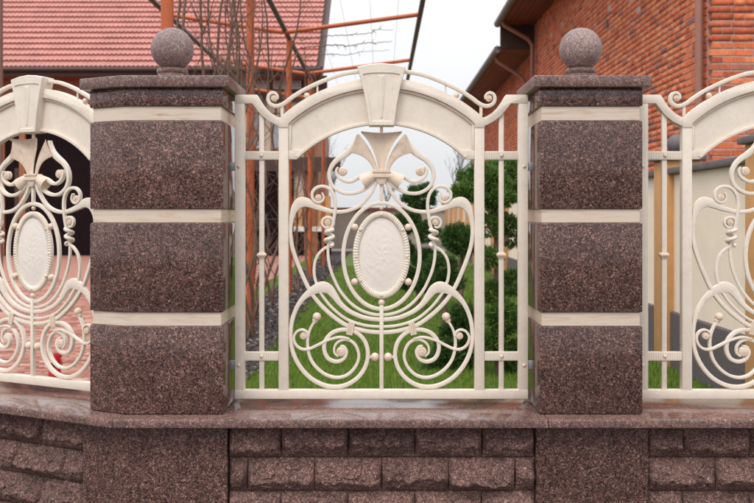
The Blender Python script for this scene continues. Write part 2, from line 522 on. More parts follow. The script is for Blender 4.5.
# core behind the stones
core = [mitre(0.04), wing(2.6, 0.04), wing(2.6, 0.50), mitre(0.50), (4.5, FRONT + 0.50), (4.5, FRONT + 0.04)]
wchild(prism('wall_core', core[::-1], 0.0, LEDGE - 0.040, M['mortar'], None, 'z', 0, 1, False))
# piers under the pillars
LP = [(-0.692, FRONT), (BX, FRONT), wing(0.2, 0), wing(0.2, 0.45), mitre(0.45), (-0.692, FRONT + 0.45)][::-1]
RP = [(0.6916, FRONT), (1.1416, FRONT), (1.1416, FRONT + 0.45), (0.6916, FRONT + 0.45)]
def ccw(poly):
    a = sum(poly[i][0] * poly[(i + 1) % len(poly)][1] - poly[(i + 1) % len(poly)][0] * poly[i][1] for i in range(len(poly)))
    return poly if a > 0 else poly[::-1]
LP, RP = ccw(LP), ccw(RP)
wchild(prism('pier', offset_poly(LP, 0.022), 0.0, LEDGE - 0.042, M['granite'], None, 'z', 0.004, 1))
wchild(prism('pier', offset_poly(RP, 0.020), 0.0, LEDGE - 0.042, M['granite'], None, 'z', 0.004, 1))
# ledge slabs
def slab(poly):
    wchild(prism('ledge_slab', ccw(poly), LEDGE - 0.038, LEDGE, M['granite_ledge'], None, 'z', 0.005, 2))
fo, bo = -0.10, 0.56
slab([mitre(fo), wing(1.25, fo), wing(1.25, bo), mitre(bo)])
slab([wing(1.2515, fo), wing(2.6, fo), wing(2.6, bo), wing(1.2515, bo)])
slab([(mitre(fo)[0] + .0012, FRONT + fo), (0.712, FRONT + fo), (0.712, FRONT + bo), (mitre(bo)[0] + .0012, FRONT + bo)])
slab([(0.7135, FRONT + fo), (2.3, FRONT + fo), (2.3, FRONT + bo), (0.7135, FRONT + bo)])
slab([(2.3015, FRONT + fo), (4.5, FRONT + fo), (4.5, FRONT + bo), (2.3015, FRONT + bo)])

# split-faced stones, each one its own
def stone(L, H, seed, org, ux, uy):
    """org: lower left corner on the wall face; ux: unit vector along the wall (2-D), uy: outward unit vector"""
    nx, nz = max(int(L / 0.0062), 6), 26
    V = []; ident = {}
    tilt = random.uniform(-.010, .010); peak = random.uniform(.28, .48); amp = random.uniform(.048, .068)
    sh = Vector((seed * 3.17, seed * 1.31, seed * 0.77))
    for j in range(nz + 1):
        for i in range(nx + 1):
            a, c = i / nx, j / nz
            x, z = 0.0012 + a * (L - 0.0024), 0.001 + c * (H - 0.002)
            ex = min(x, L - x) / 0.022; ezb = z / 0.022; ezt = (H - z) / 0.06
            w1 = noise.noise(Vector((x * 9, z * 9, 0)) + sh) * 0.25
            fall = min(1, max(ex + w1, 0)) ** 0.6 * min(1, max(ezb + w1 * 1.2, 0)) ** 0.75 * min(1, max(ezt + w1 * 0.8, 0)) ** 0.8
            p = Vector((x, z, 0))
            big = noise.noise(p * 11 + sh)
            rid = 1 - abs(noise.noise(p * 19 + sh * 2)) * 2
            fine = noise.fractal(p * 34 + sh, 0.9, 2.1, 5)
            _, vp = noise.voronoi(Vector((x * 17, z * 21, 0.5)) + sh)
            c0 = vp[0]; gv = noise.noise_vector(c0 * 5.3); dv = Vector((x * 17, z * 21, 0.5)) + sh - c0
            facet = gv.x * 0.016 + (gv.y * dv.x + gv.z * dv.y) * 0.026
            rc = peak + 0.16 * noise.noise(Vector((x * 13, 0.3, 0)) + sh) + 0.07 * noise.noise(Vector((x * 45, 1.3, 0)) + sh)
            rc = min(max(rc, .14), .75)
            prof = ((1 - c) / (1 - rc)) ** 0.95 if c > rc else (c / rc) ** 0.85
            side = min(1, max(ex + w1, 0)) ** 0.55
            d = side * prof * (amp + big * 0.024 + facet + tilt * (a - .5) * 2) + fine * 0.0075 * (0.15 + side * min(1, 8 * min(c, 1 - c)))
            d = min(max(d, -0.006), 0.105)
            q = Vector(org[:2]) + ux * x + uy * d
            V.append((q.x, q.y, org[2] + z))
    nf = len(V)
    Fc = []
    for j in range(nz):
        for i in range(nx):
            k = j * (nx + 1) + i
            Fc.append((k, k + 1, k + nx + 2, k + nx + 1))
    # rim going back into the wall
    rim = [i for i in range(nx + 1)] + [(j + 1) * (nx + 1) - 1 for j in range(1, nz + 1)] + [nz * (nx + 1) + i for i in range(nx - 1, -1, -1)] + [j * (nx + 1) for j in range(nz - 1, 0, -1)]
    base = len(V)
    for k in rim:
        v = V[k]; q = Vector((v[0], v[1])) - uy * 0.05
        V.append((q.x, q.y, v[2]))
    m = len(rim)
    for i in range(m):
        Fc.append((rim[i], base + i, base + (i + 1) % m, rim[(i + 1) % m]))
    o = mesh_obj('stone_block', V, Fc, M['granite_rock'], None, False)
    wchild(o)

courses = [0.0, 0.116, 0.263, 0.41, 0.557, LEDGE - 0.043]
SF = FRONT + 0.020
seed = 1
for ci in range(len(courses) - 1):
    z0, z1 = courses[ci], courses[ci + 1]
    half = (ci % 2 == 1)          # the course at 0.41..0.557 has joints at 0, +-0.293
    for (xa, xb) in ((-0.668, 0.671), (1.163, 4.4)):
        j0 = 0.0 if half else 0.1465
        js = [j0 + 0.293 * k for k in range(-8, 18)]
        js = [xa] + [j for j in js if xa + 0.04 < j < xb - 0.04] + [xb]
        for p, q in zip(js[:-1], js[1:]):
            if p > 2.6: continue
            stone(q - p, z1 - z0, seed, (p, SF, z0), Vector((1, 0)), Vector((0, -1))); seed += 1
    sa, sb = 0.224, 2.5
    js = [sa + (0.13 if half else 0.275) + 0.293 * k for k in range(0, 9)]
    js = [sa] + [j for j in js if j < sb - 0.04] + [sb]
    for p, q in zip(js[:-1], js[1:]):
        if p > 1.5: continue
        w0 = wing(q, 0.020)
        stone(q - p, z1 - z0, seed, (w0[0], w0[1], z0), -U, -NB); seed += 1

# ------------------------------------------------------------------ pillars
def fz(py): return EYE + (CY - py) * FRONT / F          # height of a photo row in the pillar face
def pillar(poly, ctr, label):
    e = empty('granite_pillar', (ctr[0], ctr[1], LEDGE), 0, label, 'pillar', 'granite fence pillars')
    def ch(o):
        o.parent = e; o.matrix_parent_inverse = Matrix.Translation(e.location).inverted(); return o
    zs = [LEDGE + 0.002, fz(326.5), fz(312.5), fz(223.0), fz(209.0), fz(120.5), fz(106.0)]
    ch(prism('granite_block', poly, zs[0], zs[1], M['granite'], None, 'z', 0.007, 2))
    ch(prism('stone_band', offset_poly(poly, -0.010), zs[1] + .0005, zs[2] - .0005, M['band'], None, 'z', 0.002, 1))
    ch(prism('granite_block', poly, zs[2], zs[3], M['granite'], None, 'z', 0.007, 2))
    ch(prism('stone_band', offset_poly(poly, -0.010), zs[3] + .0005, zs[4] - .0005, M['band'], None, 'z', 0.002, 1))
    ch(prism('granite_block', poly, zs[4], zs[5], M['granite'], None, 'z', 0.007, 2))
    ch(prism('stone_band', offset_poly(poly, -0.010), zs[5] + .0005, zs[6] - .0005, M['band'], None, 'z', 0.002, 1))
    zc = EYE + (CY - 86.8) * (FRONT - .032) / F
    ch(prism('neck_block', offset_poly(poly, 0.001), zs[6], zc - .0005, M['granite'], None, 'z', 0.007, 2))
    ch(prism('cap_slab', offset_poly(poly, 0.032), zc, EYE + (CY - 75.2) * (FRONT - .032) / F, M['granite_cap'], None, 'z', 0.006, 2))
    zt = EYE + (CY - 75.2) * (FRONT - .032) / F
    bz = EYE + (CY - 49.3) / PS
    r = 0.0975
    prof = [(0, 0.0005), (.074, .0005), (.077, .005), (.077, .019), (.073, .024), (.067, .028), (.065, .040), (.069, .046), (.071, .054), (.069, .062), (.060, .068), (.03, .072)]
    ch(lathe('finial_neck', prof, M['granite_cap'], None, 40, (ctr[0], ctr[1], zt)))
    sp = [(r * math.sin(math.pi * k / 32), -r * math.cos(math.pi * k / 32)) for k in range(33)]
    sp[0] = (0, -r); sp[-1] = (0, r)
    ch(lathe('ball_finial', sp, M['granite_ball'], None, 48, (ctr[0], ctr[1], bz), 80))
    return e
pillar(LP, (-0.963, PANEL), 'brown granite pillar with a bent face where the fence turns, topped by a ball')
pillar(RP, (0.917, PANEL), 'square brown granite pillar with ball top in front of the orange brick house')

# ------------------------------------------------------------------ ornamental panel
AX = 381.8
PB = 398.1
def P2(x, y): return ((x - AX) / PS, (PB - y) / PS)
_depth = [0.0]
def nextd():
    _depth[0] += 1
    return (_depth[0] % 9) * 0.0011
def sweep(name, pts, mat, parent, depth=0.018, mirror=False, full=False, closed=False, n=7, yoff=0.0, chamfer=0.20):
    """flat forged bar following pts (photo px x, y, width px); mirrored across the panel's axis when asked"""
    pts = [tuple(p) for p in pts]
    if full:        # the path ends on the axis: go on with its mirror image
        pts = pts + [(2 * AX - p[0], p[1], p[2]) for p in pts[::-1][1:]]
    C = catmull(pts, n, closed)
    X = np.array([P2(c[0], c[1]) for c in C]); W = C[:, 2] * 0.93 / PS
    if closed:
        T = np.roll(X, -1, 0) - np.roll(X, 1, 0)
    else:
        T = np.gradient(X, axis=0)
    T /= np.linalg.norm(T, axis=1)[:, None] + 1e-9
    Nn = np.stack([-T[:, 1], T[:, 0]], 1)
    d = depth + nextd()
    y0 = yoff - d / 2; y1 = yoff + d / 2
    def build(sgn, par):
        V = []; Fc = []
        for x, w, nn in zip(X, W, Nn):
            h = w / 2; c = min(h, d / 2) * chamfer * 2
            c = min(c, h * 0.8, d * 0.4)
            prof = [(-h, y0 + c), (-h + c * .3, y0 + c * .3), (-h + c, y0), (h - c, y0), (h - c * .3, y0 + c * .3), (h, y0 + c), (h, y1 - c), (h - c, y1), (-h + c, y1), (-h, y1 - c)]
            for (a, y) in prof:
                V.append((sgn * (x[0] + nn[0] * a), y, x[1] + nn[1] * a))
        k = 10; m = len(X)
        for i in range(m if closed else m - 1):
            i2 = (i + 1) % m
            for q in range(k):
                f = (i * k + q, i * k + (q + 1) % k, i2 * k + (q + 1) % k, i2 * k + q)
                Fc.append(f if sgn > 0 else f[::-1])
        if not closed:
            a = tuple(range(k)); b = tuple(range((m - 1) * k, m * k))
            Fc.append(a[::-1] if sgn > 0 else a); Fc.append(b if sgn > 0 else b[::-1])
        o = mesh_obj(name, V, Fc, mat, par, True, 32)
        return o
    a = build(1, parent)
    b = build(-1, parent) if mirror else None
    return a, b

def pbox(name, x0, x1, y0, y1, mat, parent, d=0.036, yoff=0.0, bevel=0.0025):
    (a, zt), (b, zb) = P2(x0, y0), P2(x1, y1)
    return box(name, a, b, yoff - d / 2, yoff + d / 2, zb, zt, mat, parent, bevel, 2)

def pball(name, x, y, r, mat, parent, yoff=0.0, flat=1.0):
    X = P2(x, y)
    return bm_obj(name, ball_bm((X[0], yoff, X[1]), r / PS, None, 18, 12, flat), mat, parent, True, 80)

def pprism(name, pts, y0, y1, mat, parent, bevel=0.0015):
    return prism(name, [P2(*p) for p in pts], y0, y1, mat, parent, 'y', bevel, 2)

def disc(x, y, r, parent):
    """domed rosette that closes a scroll"""
    X = P2(x, y); rr = r / PS
    bm = bmesh.new()
    seg = 20
    prof = [(0, -0.016), (rr * .30, -0.0155), (rr * .36, -0.0125), (rr * .55, -0.0135), (rr * .85, -0.012), (rr, -0.008), (rr, 0.009), (0, 0.009)]
    rings = []
    for (q, yy) in prof:
        rings.append([bm.verts.new((X[0] + q * math.cos(2 * math.pi * k / seg), yy, X[1] + q * math.sin(2 * math.pi * k / seg))) for k in range(seg)] if q > 0 else [bm.verts.new((X[0], yy, X[1]))])
    for a, b in zip(rings[:-1], rings[1:]):
        for k in range(seg):
            k2 = (k + 1) % seg
            if len(a) == 1: bm.faces.new((a[0], b[k], b[k2]))
            elif len(b) == 1: bm.faces.new((a[k], a[k2], b[0]))
            else: bm.faces.new((a[k], a[k2], b[k2], b[k]))
    return bm_obj('rosette', bm, M['patina'], parent, True, 40)

def mx_(x): return 2 * AX - x

def surface(name, rows, mat, parent, thick=0.003, mirror=False):
    """sheet through a grid of (px, py, yoff) rows, with thickness"""
    nr, nc = len(rows), len(rows[0])
    def build(sgn):
        V = []
        for back in (0, 1):
            for r in rows:
                for (x, y, d) in r:
                    X = P2(x, y); V.append((sgn * X[0], d + back * thick, X[1]))
        off = nr * nc; Fc = []
        for i in range(nr - 1):
            for j in range(nc - 1):
                a = i * nc + j
                q = (a, a + 1, a + nc + 1, a + nc)
                Fc.append(q); Fc.append(tuple(off + t for t in q[::-1]))
        rim = [j for j in range(nc)] + [i * nc + nc - 1 for i in range(1, nr)] + [(nr - 1) * nc + j for j in range(nc - 2, -1, -1)] + [i * nc for i in range(nr - 2, 0, -1)]
        for i in range(len(rim)):
            a, b = rim[i], rim[(i + 1) % len(rim)]
            Fc.append((a, off + a, off + b, b))
        bm = bmesh.new()
        vs = [bm.verts.new(v) for v in V]
        for f in Fc: bm.faces.new([vs[t] for t in f])
        return bm_obj(name, bm, mat, parent, True, 45)
    build(1)
    if mirror: build(-1)

def side_section(root, s):
    """outer stile with its cross bars and thin baluster; s = 1 left of the axis, -1 right"""
    X = (lambda x: x) if s == 1 else mx_
    def bx(name, a, b, y0, y1, mat, d, yo=0.0, bev=0.0025, par=root):
        a, b = sorted((X(a), X(b)))
        o = pbox(name, a, b, y0, y1, mat, par, d, yo, bev); o['side'] = s; return o
    bx('stile', 235.8, 245.4, 95.4, 390, M['metal'], 0.040)
    b = bx('baluster', 259.7, 264.6, 112, 389.5, M['metal'], 0.020, 0, 0.002)
    c = P2(X(262.15), 255)
    prof = [(.0125, -.019), (.018, -.017), (.019, -.010), (.027, -.006), (.030, .001), (.027, .006), (.016, .012), (.0125, .019)]
    k = bm_obj('collar', lathe_bm(prof, 4, (0, 0, 0)), M['patina'], b)
    k.data.transform(Matrix.Translation((c[0], 0, c[1])) @ Matrix.Rotation(R(45), 4, 'Z'))
    for (y0, y1) in ((151.4, 160.0), (351.3, 360.2)):
        cb = bx('cross_bar', 245.0, 279.6, y0, y1, M['metal'], 0.018, -0.006, 0.001)
        # vertical flutes stamped in the bar
        bm = bmesh.new()
        x = 246.5
        while x < 278.6:
            a, bb = sorted((P2(X(x), 0)[0], P2(X(x + 1.5), 0)[0]))
            bm_prism([(a, -0.0175), (bb, -0.0175), (bb, -0.0149), (a, -0.0149)], P2(0, y1 - .9)[1], P2(0, y0 + .9)[1], 'z', 0, 1, bm)
            x += 2.35
        bm_obj('flutes', bm, M['metal'], cb)
        bm = ball_bm((P2(X(262.15), 0)[0], -0.0185, P2(0, (y0 + y1) / 2)[1]), 1.9 / PS, None, 12, 8, 0.7)
        bm_obj('rivet', bm, M['patina'], cb, True, 80)
    for y in (166.6, 364.6):
        o = pball('bolt_head', X(239.6), y, 1.8, M['patina'], root, -0.021, 0.7); o['side'] = s
        o = bx('wall_bracket', 229.5, 237.0, y - 4.2, y + 4.2, M['steel'], 0.012, 0.0, 0.001); o['side'] = s
    q = [(235.9, 95.3), (257.9, 95.3), (261.4, 101.3), (265.8, 107.6), (271.4, 113.2), (277.6, 117.0), (284.5, 119.6), (284.5, 128.4), (277, 125.4), (270, 121.8), (263, 116.4), (257.5, 109.8), (252.9, 103.9), (235.9, 103.9)]
    q = [(X(x), y) for (x, y) in q]
    o = pprism('swan_neck_rail', q, -0.0215, 0.0215, M['metal'], root, 0.0015); o['side'] = s

def make_panel(sides=(1, -1)):
    root = empty('fence_panel', (0, PANEL, EYE + (CY - PB) / PS))
    m = M['metal']
    # frame
    pbox('bottom_rail', 235.8, mx_(235.8), 389.3, 398.0, m, root, 0.044)
    for s in (1, -1):
        a, b = sorted((279.3, 289.0)) if s == 1 else sorted((mx_(279.3), mx_(289.0)))
        o = pbox('inner_stile', a, b, 118.5, 389.9, m, root, 0.042)
    for s in sides:
        side_section(root, s)
    # arch: rim, moulding, recessed plate, lower rim
    def arc(R0, cy, x0, w, n=40):
        a0 = math.asin((x0 - AX) / R0)
        return [(AX + R0 * math.sin(a0 + (-2 * a0) * k / n), cy - R0 * math.cos(a0 + (-2 * a0) * k / n), w) for k in range(n + 1)]
    xo = np.linspace(279.2, mx_(279.2), 45); xi = np.linspace(289.1, mx_(289.1), 41)
    outer_a = [(x, 227.5 - math.sqrt(149 ** 2 - (x - AX) ** 2)) for x in xo]
    inner_a = [(x, 227.5 - math.sqrt(139 ** 2 - (x - AX) ** 2)) for x in xi]
    rim = pprism('arch_rim', outer_a + [(mx_(279.2), 128), (mx_(289.1), 128)] + inner_a[::-1] + [(289.1, 128), (279.2, 128)], -0.0245, 0.0245, m, root, 0.002)
    sweep('moulding', arc(137.6, 227.5, 290.0, 2.6), M['patina'], rim, 0.024, n=2, yoff=-0.002)
    n = 36
    top = []; bot = []
    for k in range(n + 1):
        x = 288.5 + (mx_(288.5) - 288.5) * k / n
        top.append((x, 227.5 - math.sqrt(141 ** 2 - (x - AX) ** 2)))
        dx = abs(x - AX)
        bot.append((x, min(245 - math.sqrt(max(120.5 ** 2 - dx ** 2, 0)) if dx < 84.2 else 158.6, 158.6)))
    pprism('arch_plate', top + bot[::-1], -0.004, 0.008, m, root, 0)
    a0 = 84.3
    lp = [(289.2, 157.4, 3.4), (294, 157.4, 3.4), (297.0, 157.3, 3.4)]
    th0 = math.asin(a0 / 121.8)
    lo = [(AX - 121.8 * math.sin(th0 - 2 * th0 * k / 36), 245 - 121.8 * math.cos(th0 - 2 * th0 * k / 36), 3.4) for k in range(37)]
    lr, _ = sweep('lower_arch_rim', lo, m, root, 0.030, n=2, chamfer=0.1)
    for s in (1, -1):
        X = (lambda x: x) if s == 1 else mx_
        a, b = sorted((X(289.2), X(299.5)))
        pts = [(X(289.0), 150.4), (X(306.8), 150.4), (X(297.2), 159.4), (X(289.0), 159.4)]
        pprism('corner_gusset', pts, -0.013, 0.0125, m, root, 0.001)
        a, b = sorted((X(289.0), X(291.8)))
        pbox('edge_moulding', a, b, 116, 150.6, M['metal'], root, 0.026, -0.001, 0.003)
    # keystone
    L = [(357.7, 68.2), (362.6, 86), (366.6, 106), (369.3, 126.6)]
    T = [(AX, 64.6), (369, 65.7)]
    def kout(L, T):
        return L[::-1] + T[::-1] + [(mx_(x), y) for (x, y) in L]
    outline = [(x, y) for (x, y) in [(369.3, 126.6), (366.6, 106), (362.6, 86), (357.7, 68.2), (369, 65.7), (AX, 64.6)]]
    outline = outline + [(mx_(x), y) for (x, y) in outline[-2::-1]]
    ks = pprism('keystone', outline, -0.040, 0.030, m, root, 0.003)
    # raised border and central flute
    inn = [(372.2, 122.5), (370.0, 106), (366.4, 88), (363.0, 75.5), (370.5, 74.2), (AX, 73.8)]
    inn = inn + [(mx_(x), y) for (x, y) in inn[-2::-1]]
    bm = bmesh.new()
    o1 = [bm.verts.new((P2(x, y)[0], -0.0405, P2(x, y)[1])) for (x, y) in outline]
    o2 = [bm.verts.new((P2(AX + (x - AX) * .97, y)[0], -0.0465, P2(x, 95.5 + (y - 95.5) * .975)[1])) for (x, y) in outline]
    o3 = [bm.verts.new((P2(x, y)[0], -0.0465, P2(x, y)[1])) for (x, y) in inn]
    o4 = [bm.verts.new((P2(AX + (x - AX) * .95, y)[0], -0.0415, P2(x, 98 + (y - 98) * .97)[1])) for (x, y) in inn]
    for A, B in ((o1, o2), (o2, o3), (o3, o4)):
        for i in range(len(A)):
            j = (i + 1) % len(A); bm.faces.new((A[i], A[j], B[j], B[i]))
    bm.faces.new(o4)
    bm_obj('keystone_border', bm, m, ks, True, 25)
    bm = bmesh.new()
    tri = [(377.2, 76.5), (386.4, 76.5), (383.0, 119), (380.6, 119)]
    f = [bm.verts.new((P2(x, y)[0], -0.042, P2(x, y)[1])) for (x, y) in tri]
    g = [bm.verts.new((P2(AX, 78)[0], -0.050, P2(AX, 78)[1])), bm.verts.new((P2(AX, 118)[0], -0.047, P2(AX, 118)[1]))]
    for q in ((f[0], f[1], g[0]), (f[1], f[2], g[1], g[0]), (f[2], f[3], g[1]), (f[3], f[0], g[0], g[1])): bm.faces.new(q)
    bm_obj('keystone_flute', bm, M['metal'], ks)
    pbox('peg', 380.2, 383.4, 125.5, 132.5, m, root, 0.012)

    # crest scrolls over the arch
    p1 = [(277.6, 99.2, 2.2), (277.6, 95.6, 2.8), (274, 93.0, 3.2), (269.8, 94.8, 3.6), (268.6, 99.5, 3.8), (270.8, 104, 4), (276.6, 106.2, 4.1), (283.7, 103.9, 4.1), (292, 97.8, 4.1), (301.6, 91.6, 4.1), (311.2, 86.6, 4.1), (322, 81.6, 4.1), (333.9, 77, 4.1), (345.8, 73.6, 4.1), (361, 71.4, 4.1)]
    s1 = sweep('crest_scroll', p1, m, root, 0.020, mirror=True)
    for s, par in ((1, s1[0]), (-1, s1[1])):
        X = (lambda x: x) if s == 1 else mx_
        disc(X(274.4), 98.6, 3.2, par)
        pball('ball', X(307), 95.6, 3.1, M['patina'], par)
        a, b = sorted((X(316.8), X(318.6))); pbox('peg', a, b, 84, 93, m, par, 0.008)
        a, b = sorted((X(280.8), X(283.8))); pbox('peg', a, b, 104, 116, m, par, 0.012)

    # long bar: from the collar through the upper leaf and round the bowl
    p2 = [(379.0, 178, 3.2), (376, 184, 3.4), (371.5, 193, 3.6), (361.5, 204.5, 3.8), (349, 210.6, 4.0), (335, 211.8, 4.4), (322.5, 208.8, 5.6), (313.5, 205.2, 7.6), (306.5, 202.4, 10.0), (301.0, 202.6, 11.6), (296.4, 206.6, 9.4), (293.2, 213.5, 6.4), (291.2, 223, 4.8), (290.7, 233, 4.2), (292.4, 246, 4.1), (296, 258, 4.1), (301, 271, 4.1), (308.5, 287.5, 4.1), (317, 300.2, 4.2), (328, 311.7, 4.3), (341, 321.8, 4.3), (350.5, 326.8, 4.3), (360, 329.6, 4.3), (370, 331.6, 4.3), (AX, 332.3, 4.3)]
    sweep('leaf_bar', p2, m, root, 0.018, full=True)
    p3 = [(AX, 319.6, 4.3), (372, 318.9, 4.3), (361.3, 316.5, 4.4), (349.4, 311.0, 4.7), (340.5, 303.5, 5.6), (334.6, 295.4, 7.6), (329.2, 289.2, 10.2), (323, 287.2, 12.2), (316, 289.2, 10.2), (308.8, 293.4, 7.4), (301.5, 300.6, 5.4), (295.6, 311, 4.6), (291.8, 324, 4.4), (290.9, 338, 4.3), (294.0, 354, 4.3), (301, 367.4, 4.3), (311, 378, 4.3), (323, 384.6, 4.3), (334.5, 386.8, 4.3), (346, 385, 4.3), (357, 378.5, 4.3), (365, 368, 4.3), (368.2, 355, 4.3), (366, 343, 4.3), (359.5, 334.4, 4.3), (351, 330.2, 4.3), (341, 329.8, 4.2), (331.5, 333.6, 4.2), (325.3, 341.5, 4.2), (324.8, 351, 4.2), (328.8, 358.6, 4.1), (336.5, 361.5, 3.9), (343.8, 358.8, 3.5), (347.0, 352.2, 3.1), (344.6, 346.8, 2.6), (340.5, 346.0, 2.2)]
    s3 = sweep('leaf_spiral', p3, m, root, 0.017, mirror=True)
    p4 = [(315.3, 321, 2.5), (311.2, 327.6, 2.7), (308.3, 337, 2.9), (308.2, 348, 3.1), (311.3, 359.5, 3.2), (318, 368.6, 3.2), (327, 375, 3.2), (337.4, 377.5, 3.2), (347.2, 375, 3.2), (355, 367.6, 3.2), (359, 358, 3.2), (357.7, 348.8, 3.1), (353, 342.0, 3.0), (346, 339.4, 2.8), (339.4, 341.2, 2.6), (335.0, 346.2, 2.4), (334.8, 352.6, 2.2), (338.4, 356.2, 2)]
    s4 = sweep('inner_spiral', p4, m, root, 0.014, mirror=True)
    p5 = [(350, 338.6, 2.0), (340, 337.0, 2.6), (328, 340, 2.8), (317, 345.4, 2.8), (309, 348.8, 2.8), (302, 348.8, 2.8), (296.4, 344.6, 2.7), (294.2, 337.7, 2.7), (297.0, 331.8, 2.6), (302.5, 329.6, 2.5), (307.4, 332.0, 2.2), (308.0, 336.4, 2)]
    s5 = sweep('s_scroll', p5, m, root, 0.012, mirror=True, yoff=-0.004)
    for s in (0, 1):
        X = (lambda x: x) if s == 0 else mx_
        disc(X(341.6), 351.6, 5.0, s3[s])
        disc(X(303.8), 335.8, 3.6, s5[s])
        pball('ball', X(317.2), 316.7, 4.3, M['patina'], s4[s])
        pball('collar', X(315.4), 320.4, 3.0, M['patina'], s4[s], 0, 0.9)
    p6 = [(318, 288, 2.5), (322.5, 295.4, 2.7), (331.5, 306.7, 2.7), (343.4, 316.9, 2.7), (354.2, 322.2, 2.7), (367.3, 325.6, 2.7), (AX, 326.6, 2.7)]
    sweep('bowl_bar', p6, m, root, 0.013, full=True)
    p7 = [(329.5, 241, 3), (328.3, 248, 3.1), (328.7, 259, 3.1), (331, 270, 3.1), (335.5, 281.5, 3.1), (341, 291.6, 3.1), (350.6, 302.8, 3.1), (361.3, 310.2, 3.1), (372, 313.9, 3.1), (AX, 314.8, 3.1)]
    sweep('bowl_bar', p7, m, root, 0.014, full=True)
    p8 = [(AX + 38.2 * math.sin(2 * math.pi * k / 40), 256 - 53 * math.cos(2 * math.pi * k / 40), 4.3) for k in range(40)]
    sweep('oval_bar', p8, m, root, 0.018, closed=True, n=3)
    p9 = [(332.5, 244.5, 2.8), (323.4, 249.4, 3), (317, 257.2, 3), (314.4, 268, 3), (315.4, 279.4, 3), (318.6, 287, 3)]
    sweep('arm_bar', p9, m, root, 0.013, mirror=True)
    p10 = [(322.3, 192.6, 1.8), (324.2, 197.0, 2.2), (322.4, 201.2, 2.6), (317.6, 202.4, 2.9), (313.2, 198.8, 3.1), (312.8, 192.6, 3.3), (317, 187.8, 3.4), (323.5, 186.4, 3.4), (330, 189, 3.5), (334.4, 195.5, 3.5), (335.8, 205, 3.5), (334.8, 215, 3.4), (333.6, 222, 3.4), (331.6, 229, 3.2), (328.6, 233, 3.0)]
    s10 = sweep('upper_volute', p10, m, root, 0.015, mirror=True, yoff=-0.006)
    p11 = [(332.8, 227, 3.2), (334.0, 222.6, 3.2), (332.2, 218.6, 3.1), (327.8, 217.2, 3), (323.4, 219.4, 2.8), (322.6, 224.0, 2.6), (325.6, 227.4, 2.3), (329.2, 226.6, 2)]
    s11 = sweep('lower_volute', p11, m, root, 0.013, mirror=True, yoff=-0.003)
    for s in (0, 1):
        X = (lambda x: x) if s == 0 else mx_
        sg = 1 if s == 0 else -1
        disc(X(318.9), 197.8, 3.4, s10[s])
        disc(X(328.0), 222.4, 3.4, s11[s])
        # coil of rod wound round the stem
        hp = []
        for k in range(61):
            t = k / 60
            a = t * 2 * math.pi * 2.1 + 0.5
            cxp = X(330.2) - sg * 1.2 * t
            yy = 229.5 + 16.5 * t
            q = P2(cxp + sg * 3.6 * math.cos(a), yy)
            hp.append((q[0], -0.016 * math.sin(a), q[1]))
        tube('coil', hp, 2.15 / PS, M['metal'], root, 8)
    # medallion
    med = empty('medallion')
    med.parent = root; 
    bpy.data.objects.remove(med)
    cx_, cz_ = P2(AX, 254.8)
    V = []; Fc = []
    nu, nv = 64, 22
    for j in range(nv + 1):
        q = j / nv
        for i in range(nu):
            a = 2 * math.pi * i / nu
            x = 23.6 * q * math.sin(a); y = 38.6 * q * math.cos(a)
            dm = -0.010 * (1 - q * q) - 0.0016 * noise.noise(Vector((x * .33, y * .33, 3.1))) - 0.0010 * noise.noise(Vector((x * .8, y * .8, 7.7)))
            V.append((cx_ + x / PS, -0.003 + dm, cz_ + y / PS))
    for j in range(nv):
        for i in range(nu):
            i2 = (i + 1) % nu
            Fc.append((j * nu + i, (j + 1) * nu + i, (j + 1) * nu + i2, j * nu + i2))
    base = len(V)
    V += [(v[0], 0.004, v[2]) for v in V[nv * nu:nv * nu + nu]]
    for i in range(nu):
        i2 = (i + 1) % nu
        Fc.append((nv * nu + i, base + i, base + i2, nv * nu + i2))
    Fc.append(tuple(range(base, base + nu)))
    med = mesh_obj('medallion', V, Fc, M['hammered'], root, True, 50)
    # fluted rim: little ribs all the way round
    nrib = 92; V = []; Fc = []
    sub = 4
    tot = nrib * sub
    for i in range(tot):
        a = 2 * math.pi * i / tot
        h = (-0.0132, -0.0148, -0.0132, -0.0110)[i % sub]
        for (rx, ry, y) in ((22.6, 37.6, 0.006), (22.6, 37.6, -0.0085), (23.6, 38.6, h), (27.4, 42.5, h), (28.6, 43.7, h + .004), (28.6, 43.7, 0.006)):
            V.append((cx_ + rx * math.sin(a) / PS, y, cz_ + ry * math.cos(a) / PS))
    for i in range(tot):
        i2 = (i + 1) % tot
        for k in range(6):
            Fc.append((i * 6 + k, i2 * 6 + k, i2 * 6 + (k + 1) % 6, i * 6 + (k + 1) % 6))
    bm = bmesh.new(); vs = [bm.verts.new(v) for v in V]
    for f in Fc: bm.faces.new([vs[t] for t in f])
    bm_obj('fluted_rim', bm, m, med, True, 60)
    for (x, y, r) in ((356.6, 256.6, 1.3), (360.8, 230, 1.7), (360.8, 280.4, 1.7)):
        for X in (x, mx_(x)): pball('rivet', X, y, r, M['patina'], med, -0.013, 0.8)
    for (x, y, r) in ((AX, 214.6, 1.5), (AX, 295.2, 1.5)): pball('rivet', x, y, r, M['patina'], med, -0.013, 0.8)
    for y in (227.2, 281.8):
        for X in (355.0, mx_(355.0)): pball('ball', X, y, 3.6, M['patina'], root, -0.002)
    pball('ball', AX, 302.4, 3.3, M['patina'], root, -0.002)
    pball('ball', AX, 207.6, 2.3, M['patina'], root, 0)
    for X in (375.3, mx_(375.3)):
        bl = pball('ball', X, 357, 4.3, M['patina'], root, 0)
        a, b = sorted((X, 369 if X < AX else mx_(369))); pbox('peg', a, b, 355.6, 358.4, m, bl, 0.010)
    pbox('centre_stem', 379.8, 383.8, 305, 389.6, m, root, 0.022, -0.003)
